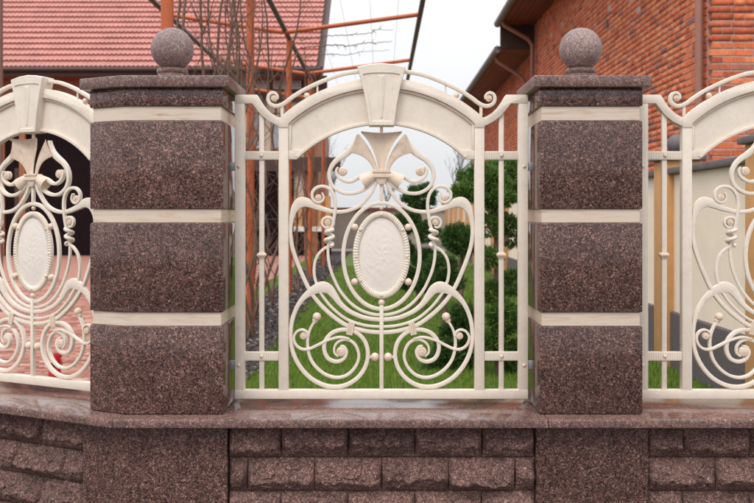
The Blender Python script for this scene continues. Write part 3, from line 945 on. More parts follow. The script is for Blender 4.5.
    pbox('centre_stem', 380.0, 383.6, 180, 205, m, root, 0.016, -0.001)
    # clasps that bind bowl and spiral
    for s in (1, -1):
        bm = bmesh.new()
        for q in (-2.1, 0, 2.1):
            bm_prism([((q - .95) / PS, -0.0165), ((q + .95) / PS, -0.0165), ((q + .95) / PS, 0.0165), ((q - .95) / PS, 0.0165)], -6.2 / PS, 6.2 / PS, 'z', 0, 1, bm)
        X = P2(350.8 if s == 1 else mx_(350.8), 328.4)
        bm.transform(Matrix.Translation((X[0], 0, X[1])) @ Matrix.Rotation(R(12) * s, 4, 'Y'))
        bm_obj('clasp', bm, M['patina'], root)

    # lily: central petal flaring forward, two side petals
    def interp(pts, n):
        return catmull(pts, 8)[np.linspace(0, (len(pts) - 1) * 8, n).round().astype(int)]
    le = interp([(361.8, 134.2), (366.0, 138.6), (369.9, 144.2), (375, 154.6), (378.2, 166), (378.9, 172.5)], 18)
    rows = []
    for i, (x, y) in enumerate(le):
        t = i / (len(le) - 1); hw = AX - x; r = []
        for j in range(13):
            v = -1 + 2 * j / 12
            lip = (1 - t) ** 3
            d = -0.016 - 0.050 * (1 - t) ** 2.0 + 0.034 * (1 - t) ** .8 * (1 - v * v)
            r.append((AX + hw * v, y + 1.0 * (1 - v * v) * lip, d))
        rows.append(r)
    top = [(x, y - 1.6, d - 0.012) for (x, y, d) in rows[0]]
    surface('centre_petal', [top] + rows, M['patina'], root, 0.004)
    inner = interp([(359.6, 134.6), (365.6, 142.4), (371.4, 151.6), (376.2, 163), (377.8, 172)], 16)
    outer = interp([(357.2, 135.2), (354.4, 144.5), (350.6, 152.6), (356.5, 154.2), (365, 158.2), (371, 164.4), (374.4, 172)], 16)
    rows = []
    for i in range(16):
        t = i / 15; r = []
        for j in range(8):
            v = j / 7
            x = inner[i][0] * (1 - v) + outer[i][0] * v; y = inner[i][1] * (1 - v) + outer[i][1] * v
            r.append((x, y, -0.010 - 0.022 * (1 - t) ** 1.5 * (0.4 + 0.6 * v) - 0.010 * v * (1 - v)))
        rows.append(r)
    surface('side_petal', rows, M['patina'], root, 0.004, mirror=True)
    p12 = [(357.8, 135.6, 2.2), (355.4, 142.4, 4.6), (351.2, 149.6, 6.6), (344.6, 155.0, 6.4), (337.8, 159.6, 5.6), (332.6, 165.4, 4.8), (329.7, 173, 4.2), (330.6, 181.4, 3.9), (335.4, 188.4, 3.8), (344, 193, 3.8), (354.3, 193.2, 3.8), (363.8, 189.8, 3.8), (371.6, 183.6, 4.0), (375.4, 177.5, 4.0)]
    sweep('petal_loop', p12, m, root, 0.020, mirror=True)
    p13 = [(343.6, 175.4, 2.4), (339.5, 174.4, 2.6), (337.2, 170.6, 2.6), (338.8, 166.8, 2.4)]
    p13 = [(338.6, 167.2, 2.2), (336.6, 170.8, 2.8), (337.6, 175.4, 3.2), (341.6, 179.4, 3.5), (347.0, 181.6, 3.8), (352.4, 181.2, 4.0), (357, 178.6, 4.2), (361, 176.2, 5.2), (365.5, 175.8, 8.5), (369.6, 176.8, 12.0), (373.2, 178.2, 13.0), (376.4, 178.0, 11.0)]
    p13 = p13[:7] + [(361.0, 176.6, 4.2), (366, 175.6, 4.0)]
    s13 = sweep('leaf_scroll', p13, m, root, 0.016, mirror=True, yoff=-0.004)
    # rolled leaves that open like trumpets either side of the collar
    for sg in (1, -1):
        ax = [(376.6, 175.6, 4.4), (373.0, 176.6, 5.4), (368.6, 178.6, 6.5), (364.4, 181.0, 7.4), (362.2, 182.4, 7.7)]
        cs = catmull(ax, 5); V = []; k = 16
        T = np.gradient(cs[:, :2], axis=0)
        rings = [(c, t, c[2], 0.0) for c, t in zip(cs, T)]
        rings += [(cs[-1], T[-1], 6.4, 0.0), (cs[-4], T[-4], 5.2, 0.0)]
        for (c, t, r, _) in rings:
            n = np.array([-t[1], t[0]]) / np.linalg.norm(t)
            for q in range(k):
                a_ = 2 * math.pi * q / k
                X = P2(c[0] + n[0] * r * math.cos(a_), c[1] + n[1] * r * math.cos(a_))
                V.append((sg * X[0], -0.004 + 0.85 * r / PS * math.sin(a_), X[1]))
        bm = bmesh.new(); vs = [bm.verts.new(v) for v in V]
        for i in range(len(rings) - 1):
            for q in range(k): bm.faces.new((vs[i * k + q], vs[i * k + (q + 1) % k], vs[(i + 1) * k + (q + 1) % k], vs[(i + 1) * k + q]))
        bm.faces.new(vs[:k]); bm.faces.new(vs[-k:])
        bm_obj('rolled_leaf', bm, M['patina'], root, True, 40)
    for s in (0, 1): disc(343.0 if s == 0 else mx_(343.0), 171.4, 4.6, s13[s])
    # collar of the lily
    bm = bmesh.new()
    for (y0, y1, hw, dd) in ((170.6, 172.6, 9.0, .026), (172.6, 175.2, 8.2, .022), (175.2, 177.4, 9.2, .027)):
        a = hw / PS
        bm_prism([(-a, -dd), (a, -dd), (a, dd * .7), (-a, dd * .7)], P2(0, y1)[1], P2(0, y0)[1], 'z', 0, 1, bm)
    bm_obj('lily_collar', bm, M['patina'], root)
    pprism('lily_foot', [(375.6, 177.2), (mx_(375.6), 177.2), (384.6, 184.6), (379.0, 184.6)], -0.019, 0.010, M['patina'], root, 0.001)
    return root

def kids(o): return [c for c in bpy.data.objects if c.parent == o]
def copy_tree(o, parent=None):
    c = o.copy(); col.objects.link(c); c.parent = parent
    for ch in tree_of[o.name]: copy_tree(ch, c)
    return c

panel = make_panel()
tree_of = {}
for o in bpy.data.objects: tree_of[o.name] = []
for o in bpy.data.objects:
    if o.parent is not None: tree_of[o.parent.name].append(o)
GP = 'cream ornamental fence panels'
tag(panel, 'cream wrought iron fence panel with oval medallion, whole, between the two granite pillars', 'fence panel', GP)
pr = copy_tree(panel)
pr.location.x = 402.0 / PS
tag(pr, 'cream wrought iron panel right of the square pillar, in front of the cream garden wall', 'fence panel', GP)
# the left panel is narrower: its inner stile stands straight beside the pillar
pl = copy_tree(panel)
for ch in [c for c in bpy.data.objects if c.parent == pl and c.get('side', 0) == -1]:
    for g in [c for c in bpy.data.objects if c.parent == ch]: bpy.data.objects.remove(g)
    bpy.data.objects.remove(ch)
# the rail of this panel ends at that stile too
for ch in [c for c in bpy.data.objects if c.parent == pl and c.name.startswith('bottom_rail')]:
    bpy.data.objects.remove(ch)
pbox('bottom_rail', 235.8, mx_(279.0), 389.3, 398.0, M['metal'], pl, 0.044)
for y in (166.6, 364.6):
    pbox('wall_bracket', mx_(281), mx_(264), y - 4.2, y + 4.2, M['steel'], pl, 0.012, 0.0, 0.001)
axd = 4.74
pl.location = ((33.6 - CX) * axd / F, axd, panel.location.z)
pl.rotation_euler = (0, 0, -TH)
tag(pl, 'angled cream wrought iron panel left of the bent pillar, in front of the red paving', 'fence panel', GP)
for o in bpy.data.objects:
    if 'side' in o: del o['side']

# ------------------------------------------------------------------ right: garden wall with ochre pillars
gw = empty('garden_wall', (3.3, 20, 0), 0, 'cream rendered garden wall with ochre pillars, dark plinth and grey coping', 'wall')
def gch(o, e=gw):
    o.parent = e; o.matrix_parent_inverse = Matrix.Translation(e.location).inverted(); return o
gch(box('render_panel', 3.10, 3.26, 5.2, 48.0, 0.598, 2.05, M['cream_wall']))
gch(box('plinth', 3.06, 3.30, 5.2, 48.0, 0.0, 0.60, M['plinth'], None, 0.012, 1))
gch(box('coping', 3.03, 3.33, 5.2, 48.0, 2.052, 2.12, M['coping'], None, 0.012, 2))
for k in range(16):
    y = 7.45 + 2.62 * k
    pp = gch(box('wall_pillar', 3.00, 3.38, y, y + 0.40, 0.0, 2.20, M['ochre'], None, 0.012, 2))
    c = box('pillar_cap', 2.95, 3.43, y - 0.05, y + 0.45, 2.202, 2.262, M['coping'], None, 0.012, 2); c.parent = pp
    c.matrix_parent_inverse = Matrix.Translation(gw.location).inverted() if False else Matrix()
    bl = lathe('pillar_ball', [(0, 0), (.06, 0), (.055, .03), (.075, .055)] + [(.105 * math.sin(a), .125 - .105 * math.cos(a)) for a in np.linspace(.75, math.pi - .001, 12)], M['coping'], None, 20, (3.19, y + .2, 2.262), 60); bl.parent = pp

# ------------------------------------------------------------------ right: brick house
bh = empty('brick_house', (5.5, 16, 0), 0, 'orange brick house with overhanging brown eaves, gutter and downpipes behind the garden wall', 'house')
def bch(o, par=bh):
    o.parent = par
    if par is bh: o.matrix_parent_inverse = Matrix.Translation(bh.location).inverted()
    return o
WX, WY0, WY1, ZS, ZR, EXV = 4.0, 11.57, 24.62, 6.58, 5.92, 3.09
side_core = bch(box('side_wall', WX - 0.022, 8.5, WY0 + 0.012, WY1, 0, ZS, M['brick_mortar']))
front_core = bch(box('front_wall', WX + 0.005, 8.4, WY0 - 0.0705, WY0 + 0.01, 0, ZS, M['brick_mortar']))
RH = 0.0865
def brick_mesh(l, seedv):
    r = random.Random(seedv)
    bm = bmesh.new()
    bm_prism([(0.005, 0), (l - 0.006, 0), (l - 0.006, 0.06), (0.005, 0.06)], 0.0, 0.067, 'z', 0, 1, bm)
    bmesh.ops.bevel(bm, geom=list(bm.edges), offset=0.003, segments=1, affect='EDGES')
    for v in bm.verts:
        v.co += Vector((r.uniform(-.003, .003), r.uniform(-.001, .001), r.uniform(-.002, .002)))
    me = bpy.data.meshes.new('brick'); bmesh.ops.recalc_face_normals(bm, faces=bm.faces); bm.to_mesh(me); bm.free()
    me.materials.append(M['brick']); return me
stretch = [brick_mesh(0.27, i) for i in range(6)]
head = [brick_mesh(0.135, 10 + i) for i in range(6)]
rb = random.Random(3)
stuff_V = []; stuff_F = []
def add_stuff(x0, x1, y0, y1, z0, z1):
    b = len(stuff_V)
    j = lambda: rb.uniform(-.003, .003)
    for (x, y, z) in ((x0, y0, z0), (x1, y0, z0), (x1, y1, z0), (x0, y1, z0), (x0, y0, z1), (x1, y0, z1), (x1, y1, z1), (x0, y1, z1)):
        stuff_V.append((x + j(), y + j(), z + j()))
    for f in ((0, 3, 2, 1), (4, 5, 6, 7), (0, 1, 5, 4), (1, 2, 6, 5), (2, 3, 7, 6), (3, 0, 4, 7)):
        stuff_F.append(tuple(b + t for t in f))
nrow = int(ZS / RH)
singles = 0
for r in range(22, nrow):
    z = r * RH + 0.004
    # front face: seen square on
    x = WX - 0.035 + (0 if r % 2 else 0.03)
    first = True
    while x < 6.4:
        l = 0.27 if r % 2 else 0.135
        if (r % 2 == 0) and rb.random() < 0.45: l = 0.27
        if x < 4.9 and z < 4.7 and singles < 170:
            o = bpy.data.objects.new('brick', rb.choice(stretch if l > .2 else head))
            o.location = (x, WY0 - 0.078 + rb.uniform(-.003, .002), z); link(o); bch(o, front_core); singles += 1
        else:
            add_stuff(x + .005, x + l - .006, WY0 - 0.078 + rb.uniform(-.003, .002), WY0 - 0.02, z, z + .069)
        x += l
    # side face: courses running away from the viewer
    y = WY0 + 0.03 + (0.0 if r % 2 else -0.02)
    while y < WY1 - 0.2:
        l = 0.27 if r % 2 else 0.135
        if (r % 2 == 0) and rb.random() < 0.4: l = 0.27
        dx = rb.uniform(-.004, .003)
        if rb.random() < 0.006:
            y += l; continue                                   # a missing brick
        if y < WY0 + 0.75 and z < 4.4 and singles < 295:
            o = bpy.data.objects.new('brick', rb.choice(stretch if l > .2 else head))
            o.rotation_euler = (0, 0, -math.pi / 2); o.location = (WX - 0.031 + dx, y + l, z); link(o); bch(o, side_core); singles += 1
        else:
            add_stuff(WX - .028 + dx, WX + .03, y + .005, y + l - .006, z, z + .069)
        y += l
for r in range(18, int(ZR / RH)):
    z = r * RH + 0.004
    y = WY1 + 0.07 + (0.0 if r % 2 else 0.135)
    while y < 41:
        dx = rb.uniform(-.004, .003)
        add_stuff(WX - .028 + dx, WX + .03, y + .005, y + .264, z, z + .069)
        y += 0.27
so = np_obj('brick_courses', stuff_V, stuff_F, M['brick']); so['kind'] = 'stuff'; bch(so)
# lower far wing of the house
bch(box('rear_wall', WX - 0.022, 8.4, WY1 + 0.05, 42, 0, ZR, M['brick_mortar']))
# roof: two lengths with a step in the eave
def eave(x_e, y0, y1, zs, name):
    e = bch(box(name, x_e, 8.6, y0, y1, zs, zs + 0.05, M['soffit']))
    k = 0
    # soffit boards
    y = x_e + 0.05
    while y < WX + 0.3:
        o = box('soffit_board', y, y + 0.13, y0 + .01, y1 - .01, zs - 0.018 - 0.004 * (k % 2), zs - 0.0005, M['soffit']); bch(o, e)
        o.matrix_parent_inverse = Matrix()
        y += 0.14; k += 1
    return e
e1 = eave(EXV, WY0 - 0.7, WY1 + .1, ZS, 'eave')
e2 = eave(EXV, WY1 + .15, 42, ZR, 'eave')
gx = EXV - .06
rf = bch(mesh_obj('roof', [(gx, WY0 - .7, ZS + .06), (gx, WY1 + .12, ZS + .06), (8.6, WY1 + .12, ZS + 4.2), (8.6, WY0 - .7, ZS + 4.2), (gx, WY1 + .15, ZR + .06), (gx, 42, ZR + .06), (8.6, 42, ZR + 3.9), (8.6, WY1 + .15, ZR + 3.9)], [(0, 1, 2, 3), (4, 5, 6, 7)], M['far_tile']))
bch(box('gable_board', EXV, EXV + .9, WY1 + .105, WY1 + .145, ZS - .62, ZS + .05, M['dark_wood']))
bch(tube('gutter', [(gx, WY0 - .7, ZS + .03), (gx, WY1 + .2, ZS + .03)], 0.095, M['gutter'], None, 12))
bch(tube('gutter', [(gx, WY1 + .2, ZR + .03), (gx, 42, ZR + .03)], 0.095, M['gutter'], None, 12))
bch(tube('downpipe', [(EXV, 24.2, ZS - .02), (EXV + .02, 24.2, ZS - .12), (3.75, 24.3, ZS - .46), (3.86, 24.3, ZS - .62), (3.86, 24.3, 0.05)], 0.055, M['pipe'], None, 10))
bch(tube('downpipe', [(EXV, 25.6, ZR - .02), (EXV + .02, 25.6, ZR - .15), (3.78, 25.6, ZR - .58), (3.88, 25.6, ZR - .75), (3.88, 25.6, 0.05)], 0.055, M['pipe'], None, 10))
bch(tube('downpipe', [(3.90, WY0 + .1, ZS - .02), (3.90, WY0 + .1, 0.05)], 0.050, M['pipe'], None, 12))
for (y, z) in ((14.5, 3.35), (16.6, 4.9), (13.2, 3.0), (19.5, 4.6), (21.8, 5.4)):
    o = box('vent_hole', WX - 0.034, WX - .02, y, y + .13, z, z + .14, M['black']); bch(o, side_core); o.matrix_parent_inverse = Matrix()

# ------------------------------------------------------------------ left: house with the pink tiled roof
HY = 38.0
lh = empty('tiled_roof_house', (-9, HY + 4, 0), 0, 'house with pink red tiled roof and brown eaves behind the bare vines', 'house')
def lch(o, par=lh):
    o.parent = par
    if par is lh: o.matrix_parent_inverse = Matrix.Translation(lh.location).inverted()
    return o
EX0, EX1, EY, EZ, SL = -19.0, -2.38, 37.0, 7.33, 0.70
per = 0.183; sg = 6
nx = int((EX1 - EX0) / per) * sg
xs = EX0 + np.arange(nx + 1) * per / sg
prof = 0.020 * np.cos(np.arange(nx + 1) * 2 * math.pi / sg) + 0.008 * np.cos(np.arange(nx + 1) * 4 * math.pi / sg)
V = []; Fc = []
course = 0.44
rowsn = 22
for r in range(rowsn):
    for (t, dz) in ((r * course + .07, -.01), (r * course, 0.105), ((r + 0.5) * course, 0.060), ((r + 1) * course + .07, 0.0)):
        V.append(np.stack([xs, np.full(nx + 1, EY + t), EZ + SL * t + dz + prof], 1))
V = np.concatenate(V); lines = rowsn * 4
idx = np.arange(nx)
for j in range(lines - 1):
    a = j * (nx + 1) + idx
    Fc.append(np.stack([a, a + 1, a + nx + 2, a + nx + 1], 1))
roof = np_obj('roof', V, np.concatenate(Fc), M['tile']); roof['kind'] = 'stuff'
roof.data.polygons.foreach_set('use_smooth', [False] * len(roof.data.polygons))
lch(roof)
lch(mesh_obj('roof_underside', [(EX0, EY + .02, EZ - .06), (EX1, EY + .02, EZ - .06), (EX1, EY + 9.7, EZ + SL * 9.7 - .06), (EX0, EY + 9.7, EZ + SL * 9.7 - .06)], [(0, 1, 2, 3)], M['dark_wood']))
lch(mesh_obj('barge_board', [(EX1 + .005, EY - .1, EZ - .35), (EX1 + .005, EY - .1, EZ + .06), (EX1 + .005, EY + 9.7, EZ + SL * 9.7 + .12), (EX1 + .005, EY + 9.7, EZ + SL * 9.7 - .35),
                               (EX1 + .10, EY - .1, EZ - .35), (EX1 + .10, EY - .1, EZ + .06), (EX1 + .10, EY + 9.7, EZ + SL * 9.7 + .12), (EX1 + .10, EY + 9.7, EZ + SL * 9.7 - .35)],
             [(0, 1, 2, 3), (4, 7, 6, 5), (0, 4, 5, 1), (1, 5, 6, 2), (0, 3, 7, 4)], M['dark_wood']))
lch(tube('gutter', [(EX0, EY - .08, EZ - .05), (EX1, EY - .08, EZ - .05)], 0.09, M['dark_wood'], None, 8))
lch(box('fascia', EX0, EX1, EY + .02, EY + .08, EZ - .30, EZ - .05, M['dark_wood']))
lch(box('soffit', EX0, EX1, EY + .09, HY + .1, EZ - .31, EZ - .27, M['soffit']))
lch(box('gable_wall', -3.1, -2.55, HY + .02, HY + 8, 0, EZ - .32, M['brown_wood']))
def hz(py): return EYE + (CY - py) * HY / F
def hx(px): return (px - CX) * HY / F
HW = lch(box('wall', EX0 + .3, -3.12, HY + 0.3, HY + 8, 0, EZ - .33, M['house_cream']))
def hbox(name, px0, px1, py0, py1, d0, d1, mat, par=None):
    o = box(name, hx(px0), hx(px1), HY + d0, HY + d1, hz(py1), hz(py0), mat)
    return lch(o) if par is None else lch(o, par)
hbox('wooden_band', -60, 205, 75.2, 108, 0.10, 0.295, M['brown_wood'])
hbox('dark_band', 206, 327, 75.2, 101, 0.12, 0.295, M['dark_wood'])
for k in range(7):
    w = hbox('window', 209 + 16 * k, 221 + 16 * k, 80.5, 88.5, 0.09, 0.118, M['white'])
    g = box('pane', hx(210 + 16 * k), hx(220 + 16 * k), HY + .07, HY + .088, hz(87.7), hz(81.3), M['glass']); g.parent = w
hbox('porch_shade', 5, 98, 112, 254.8, 0.12, 0.295, M['dark_recess'])  # flat dark slab painted as the shade inside the porch opening
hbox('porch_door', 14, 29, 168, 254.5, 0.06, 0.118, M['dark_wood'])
hbox('porch_post', -6, 4, 100, 255, 0.02, 0.20, M['brown_wood'])
hbox('porch_post', 20, 26, 110, 255, -0.1, 0.04, M['brown_wood'])
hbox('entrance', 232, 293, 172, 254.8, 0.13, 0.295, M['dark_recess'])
hbox('brown_lintel', 228, 330, 157, 171, 0.08, 0.295, M['dark_wood'])
hbox('porch_roof', 300, 340.5, 158, 171.5, -0.5, 0.07, M['dark_wood'])
for k in range(3):
    w = hbox('window', 250 + 20 * k, 263 + 20 * k, 112, 150, 0.20, 0.297, M['brown_wood'])
    g = box('pane', hx(251.4 + 20 * k), hx(261.6 + 20 * k), HY + .17, HY + .198, hz(148), hz(114), M['glass']); g.parent = w
for k in range(4):
    hbox('ochre_panel', 294 + 9.5 * k, 302 + 9.5 * k, 196, 226.5, 0.06, 0.295, M['ochre'])
hbox('white_sill', 293.5, 331.5, 226.6, 231.5, -0.02, 0.298, M['white'])
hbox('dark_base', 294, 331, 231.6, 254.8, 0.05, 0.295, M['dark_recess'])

# ------------------------------------------------------------------ far end of the garden
fw = empty('far_boundary_wall', (0, 46.2, 0), 0, 'plain grey wall with red brown coping closing the far end of the lawn', 'wall')
for o in (box('wall_face', -2.5, 3.099, 46.05, 46.35, 0, 1.82, M['far_wall']), box('coping', -2.55, 3.02, 45.95, 46.45, 1.822, 1.98, M['far_tile'])):
    o.parent = fw; o.matrix_parent_inverse = Matrix.Translation(fw.location).inverted()
far_path = sheet('path', -2.5, 3.0, 42.5, 45.9, 0.006, M['far_wall'])

# ------------------------------------------------------------------ pergola
pg = empty('pergola', (-1.85, 18, 0), 0, 'tall orange tubular steel pergola with dark beams standing in the gravel bed', 'pergola')
def pch(o):
    o.parent = pg; o.matrix_parent_inverse = Matrix.Translation(pg.location).inverted(); return o
PX, PZ, EZ2 = -1.85, 5.16, 5.46
posts = [8.2, 13.4, 19.0, 24.6, 30.2]
for y in posts:
    pch(tube('post', [(PX, y, -0.05), (PX, y, PZ)], 0.056, M['orange'], None, 14))
for (x, z) in ((PX, PZ), (0.74, EZ2), (-4.1, EZ2)):
    pch(tube('beam', [(x, 7.2, z), (x, 33, z)], 0.05, M['dark_steel'], None, 8))
for y in (8.0, 12.9, 18.1, 23.4, 28.6):
    pch(tube('rail', [(PX + .02, y, PZ - .06), (0.72, y, EZ2 - .02)], 0.043, M['orange'], None, 10))
    pch(tube('rail', [(PX - .02, y, PZ - .06), (-4.1, y, EZ2 - .02)], 0.043, M['orange'], None, 10))
for k in range(6):     # wires the vines are tied to
    z = 0.8 + 0.75 * k
    pch(tube('wire', [(PX, 8.2, z), (PX, 30.2, z)], 0.004, M['dark_steel'], None, 4))
for k in range(4):
    x = -1.2 + 0.5 * k
    pch(tube('wire', [(x, 8.0, PZ + .3 * (x - PX) / 2.6 - .02), (x, 33, PZ + .3 * (x - PX) / 2.6 - .02)], 0.003, M['dark_steel'], None, 4))
bp = tube('brown_post', [(-6.42, 16, -0.05), (-6.42, 16, 6.5)], 0.045, M['brown_steel'], None, 12)
tag(bp, 'thin brown steel post at the far left edge in front of the roof', 'post')

# ------------------------------------------------------------------ bare vines
def vine(name, x, y, h, r0, rnd, twigs, mat, seg=6, spread=0.12):
    V = []; Q = []
    def add(path, rad, sg):
        v, q = tube_data(path, rad, sg); b = sum(len(a) for a in V)
        V.append(v); Q.extend([tuple(b + t for t in f) for f in q])
    stems = 2 if rnd.random() < 0.6 else 1
    for s in range(stems):
        n = 22; path = []; px, py = x + rnd.uniform(-.05, .05), y + rnd.uniform(-.08, .08)
        dx, dy = rnd.uniform(-.10, .10), rnd.uniform(-.12, .12); fa, fb = rnd.uniform(1.2, 3.4), rnd.uniform(1.0, 2.8); am = rnd.uniform(.05, .15)
        ph = rnd.uniform(0, 6)
        for k in range(n + 1):
            z = h * k / n
            path.append((px + dx * z + am * math.sin(z * fa + ph) + rnd.uniform(-.018, .018), py + dy * z + am * 1.4 * math.sin(z * fb + ph * 2) + rnd.uniform(-.018, .018), z - .03))
        rad = [r0 * (1 - .62 * k / n) * rnd.uniform(.85, 1.15) * (1.25 if k == 0 else 1) for k in range(n + 1)]
        path = catmull(path, 3); rad = np.interp(np.linspace(0, 1, len(path)), np.linspace(0, 1, n + 1), rad)
        add(path, rad, seg)
        for t in range(twigs):
            k = rnd.randint(6, len(path) - 4); p = np.array(path[k]); a = rnd.uniform(0, 2 * math.pi)
            L = rnd.uniform(.25, .95); d = np.array([math.cos(a) * .8, math.sin(a), rnd.uniform(.4, 1.6)]); d /= np.linalg.norm(d)
            tp = [p]; m = 6
            for q in range(m):
                d = d + np.array([rnd.uniform(-.25, .25), rnd.uniform(-.25, .25), rnd.uniform(-.05, .3)]); d /= np.linalg.norm(d)
                tp.append(tp[-1] + d * L / m)
            rr = rad[k] * .45
            add(tp, [rr * (1 - .75 * q / m) for q in range(m + 1)], 4)
            if rnd.random() < .6:
                p2 = np.array(tp[3]); a = rnd.uniform(0, 2 * math.pi); d = np.array([math.cos(a), math.sin(a), rnd.uniform(-.2, .8)])
                add([p2, p2 + d * .12, p2 + d * .24 + np.array([0, 0, .06])], [rr * .4, rr * .3, rr * .15], 3)
    return np_obj(name, np.concatenate(V), Q, mat, None, True)
rv = random.Random(21)
vlabels = ['bare climbing vine just right of the left ball finial, nearest of the row', 'second bare vine from the left ball finial', 'third bare vine from the left ball finial', 'fourth bare vine from the left ball finial', 'bare vine above the right corner of the bent pillar cap',
           'second bare vine left of the slim orange post', 'bare vine just left of the slim orange post above the left stile', 'bare vine hugging the slim orange post',
           'bare vine right of the slim orange post, seen over the swan-neck rail', 'bare vine left of the diagonal dark beam', 'bare vine under the diagonal dark beam, by the second slim post',
           'bare vine behind the left half of the arch', 'thin bare vine near the roof edge', 'thin bare vine behind the upper left leaf of the panel', 'farthest bare vine by the last pergola post']
vys = [9.25, 9.7, 10.2, 10.7, 11.2, 11.8, 12.4, 13.0, 14.4, 15.9, 17.4, 20.4, 22.2, 25.8, 28.6]
for i, (y, lab) in enumerate(zip(vys, vlabels)):
    o = vine('climbing_vine', PX + rv.uniform(-.12, .12), y, rv.uniform(4.6, 5.3), rv.uniform(.016, .029), rv, 26, M['bark'])
    tag(o, lab, 'vine', 'bare climbing vines on the pergola')
# long canes trained over the rails
def cane(pts, r, label):
    P = catmull(pts, 10)
    P = P + np.array([[rv.uniform(-.012, .012) for _ in range(3)] for _ in P])
    V, Q = tube_data(P, [r * (1 - .6 * k / len(P)) for k in range(len(P))], 5); V = [V]; base = len(V[0]); Q = list(Q)
    for t in range(7):
        k = rv.randint(8, len(P) - 6); p = P[k]
        d = np.array([rv.uniform(.1, .6), rv.uniform(-.4, .4), rv.choice((-1, 1)) * rv.uniform(.2, .8)]) * .16
        v, q = tube_data([p, p + d * .5 + np.array([.02, 0, 0]), p + d], [r * .5, r * .4, r * .2], 4)
        V.append(v); Q.extend([tuple(base + t2 for t2 in f) for f in q]); base += len(v)
    tag(np_obj('vine_cane', np.concatenate(V), Q, M['bark'], None, True), label, 'vine cane', 'thin vine canes against the sky')
cane([at(300, 40, 19), at(330, 36, 19), at(355, 34.5, 19), at(372, 33, 19), at(374, 29.5, 19), at(393, 30, 19)], .011, 'uppermost thin vine cane stretched across the white sky right of the roof')
cane([at(300, 48, 19.5), at(335, 45, 19.5), at(348, 46, 19.5), at(362, 43.5, 19.5), at(380, 42.5, 19.5), at(392, 41.5, 19.5)], .014, 'thickest thin vine cane across the white sky, middle of three')
cane([at(300, 58, 20), at(330, 54, 20), at(345, 55, 20), at(360, 52.5, 20), at(390, 50, 20)], .010, 'lowest thin vine cane across the white sky above the crest scroll')

# ------------------------------------------------------------------ far bare trees
def bare_tree(x, y, h, label, seedv):
    rnd = random.Random(seedv)
    e = empty('bare_tree', (x, y, 0), 0, label, 'tree', 'leafless trees beyond the far wall')
    V = []; Q = []
    def add(path, rad, sg):
        v, q = tube_data(path, rad, sg); b = sum(len(a) for a in V); V.append(v); Q.extend([tuple(b + t for t in f) for f in q])
    tr_V, tr_Q = tube_data([(0, 0, 0), (.05, 0, h * .18), (.0, .05, h * .34)], [h * .022, h * .018, h * .015], 8)
    np_obj('trunk', tr_V, tr_Q, M['far_bark'], e, True)
    def grow(p, d, L, r, lev):
        m = 5; path = [p]
        for k in range(m):
            d = d + np.array([rnd.uniform(-.16, .16), rnd.uniform(-.16, .16), rnd.uniform(0, .12)]); d /= np.linalg.norm(d)
            path.append(path[-1] + d * L / m)
        add(path, [r * (1 - .5 * k / m) for k in range(m + 1)], 4 if lev else 6)
        if lev < 4:
            for c in range(3 if lev else 6):
                k = rnd.randint(2, m); a = rnd.uniform(0, 6.28)
                nd = d * .8 + np.array([math.cos(a), math.sin(a), .25]) * rnd.uniform(.4, .8); nd /= np.linalg.norm(nd)
                grow(path[k], nd, L * rnd.uniform(.55, .75), r * .5, lev + 1)
    grow(np.array([0, .05, h * .33]), np.array([0, 0, 1.0]), h * .34, h * .014, 0)
    np_obj('crown', np.concatenate(V), Q, M['far_bark'], e, True)
bare_tree(-3.0, 62, 6.0, 'faint leafless tree seen through the lily left of the panel axis', 4)
bare_tree(5.0, 66, 7.6, 'faint leafless tree left of the conifer, right of the panel axis', 9)
bare_tree(0.4, 70, 5.2, 'faint leafless tree low behind the top of the oval bar', 12)

# ------------------------------------------------------------------ conifers and shrubs
def needles(blobs, n, length, width, seedv, fan=7):
    """sprays of short flat needles spread through ellipsoid clumps; returns verts, tris"""
    g = np.random.default_rng(seedv)
    vol = np.array([b[3] * b[4] * b[5] for b in blobs]) ** 0.75; vol /= vol.sum()
    cnt = (vol * n / fan).astype(int)
    Vs = []
    for b, c in zip(blobs, cnt):
        d = g.normal(size=(c, 3)); d /= np.linalg.norm(d, axis=1)[:, None]
        rad = g.uniform(0.35, 1.0, c) ** 0.45
        bumpy = 1 + 0.16 * np.sin(d[:, 0] * 5 + b[0] * 9) * np.cos(d[:, 2] * 6 + b[2] * 7) + 0.10 * np.sin(d[:, 1] * 9 + d[:, 2] * 8)
        P = np.array(b[:3]) + d * (rad * bumpy)[:, None] * np.array(b[3:6])
        out = d + np.array([0, 0, 0.55]); out /= np.linalg.norm(out, axis=1)[:, None]
        sp_len = length * g.uniform(0.7, 1.5, c)
        for f in range(fan):
            dr = out + g.normal(scale=0.42, size=(c, 3)); dr /= np.linalg.norm(dr, axis=1)[:, None]
            sd_ = np.cross(dr, g.normal(size=(c, 3))); sd_ /= np.linalg.norm(sd_, axis=1)[:, None] + 1e-9
            L = (sp_len * g.uniform(0.5, 1.1, c))[:, None]; w = width * g.uniform(.6, 1.3, c)[:, None]
            st = P + out * (f / fan) * sp_len[:, None] * 0.8
            Vs.append(np.stack([st - sd_ * w * .4, st + dr * L * .55 - sd_ * w, st + dr * L, st + dr * L * .55 + sd_ * w], 1))
    V = np.concatenate(Vs).reshape(-1, 3)
    Fq = np.arange(len(V)).reshape(-1, 4)
    return V, Fq
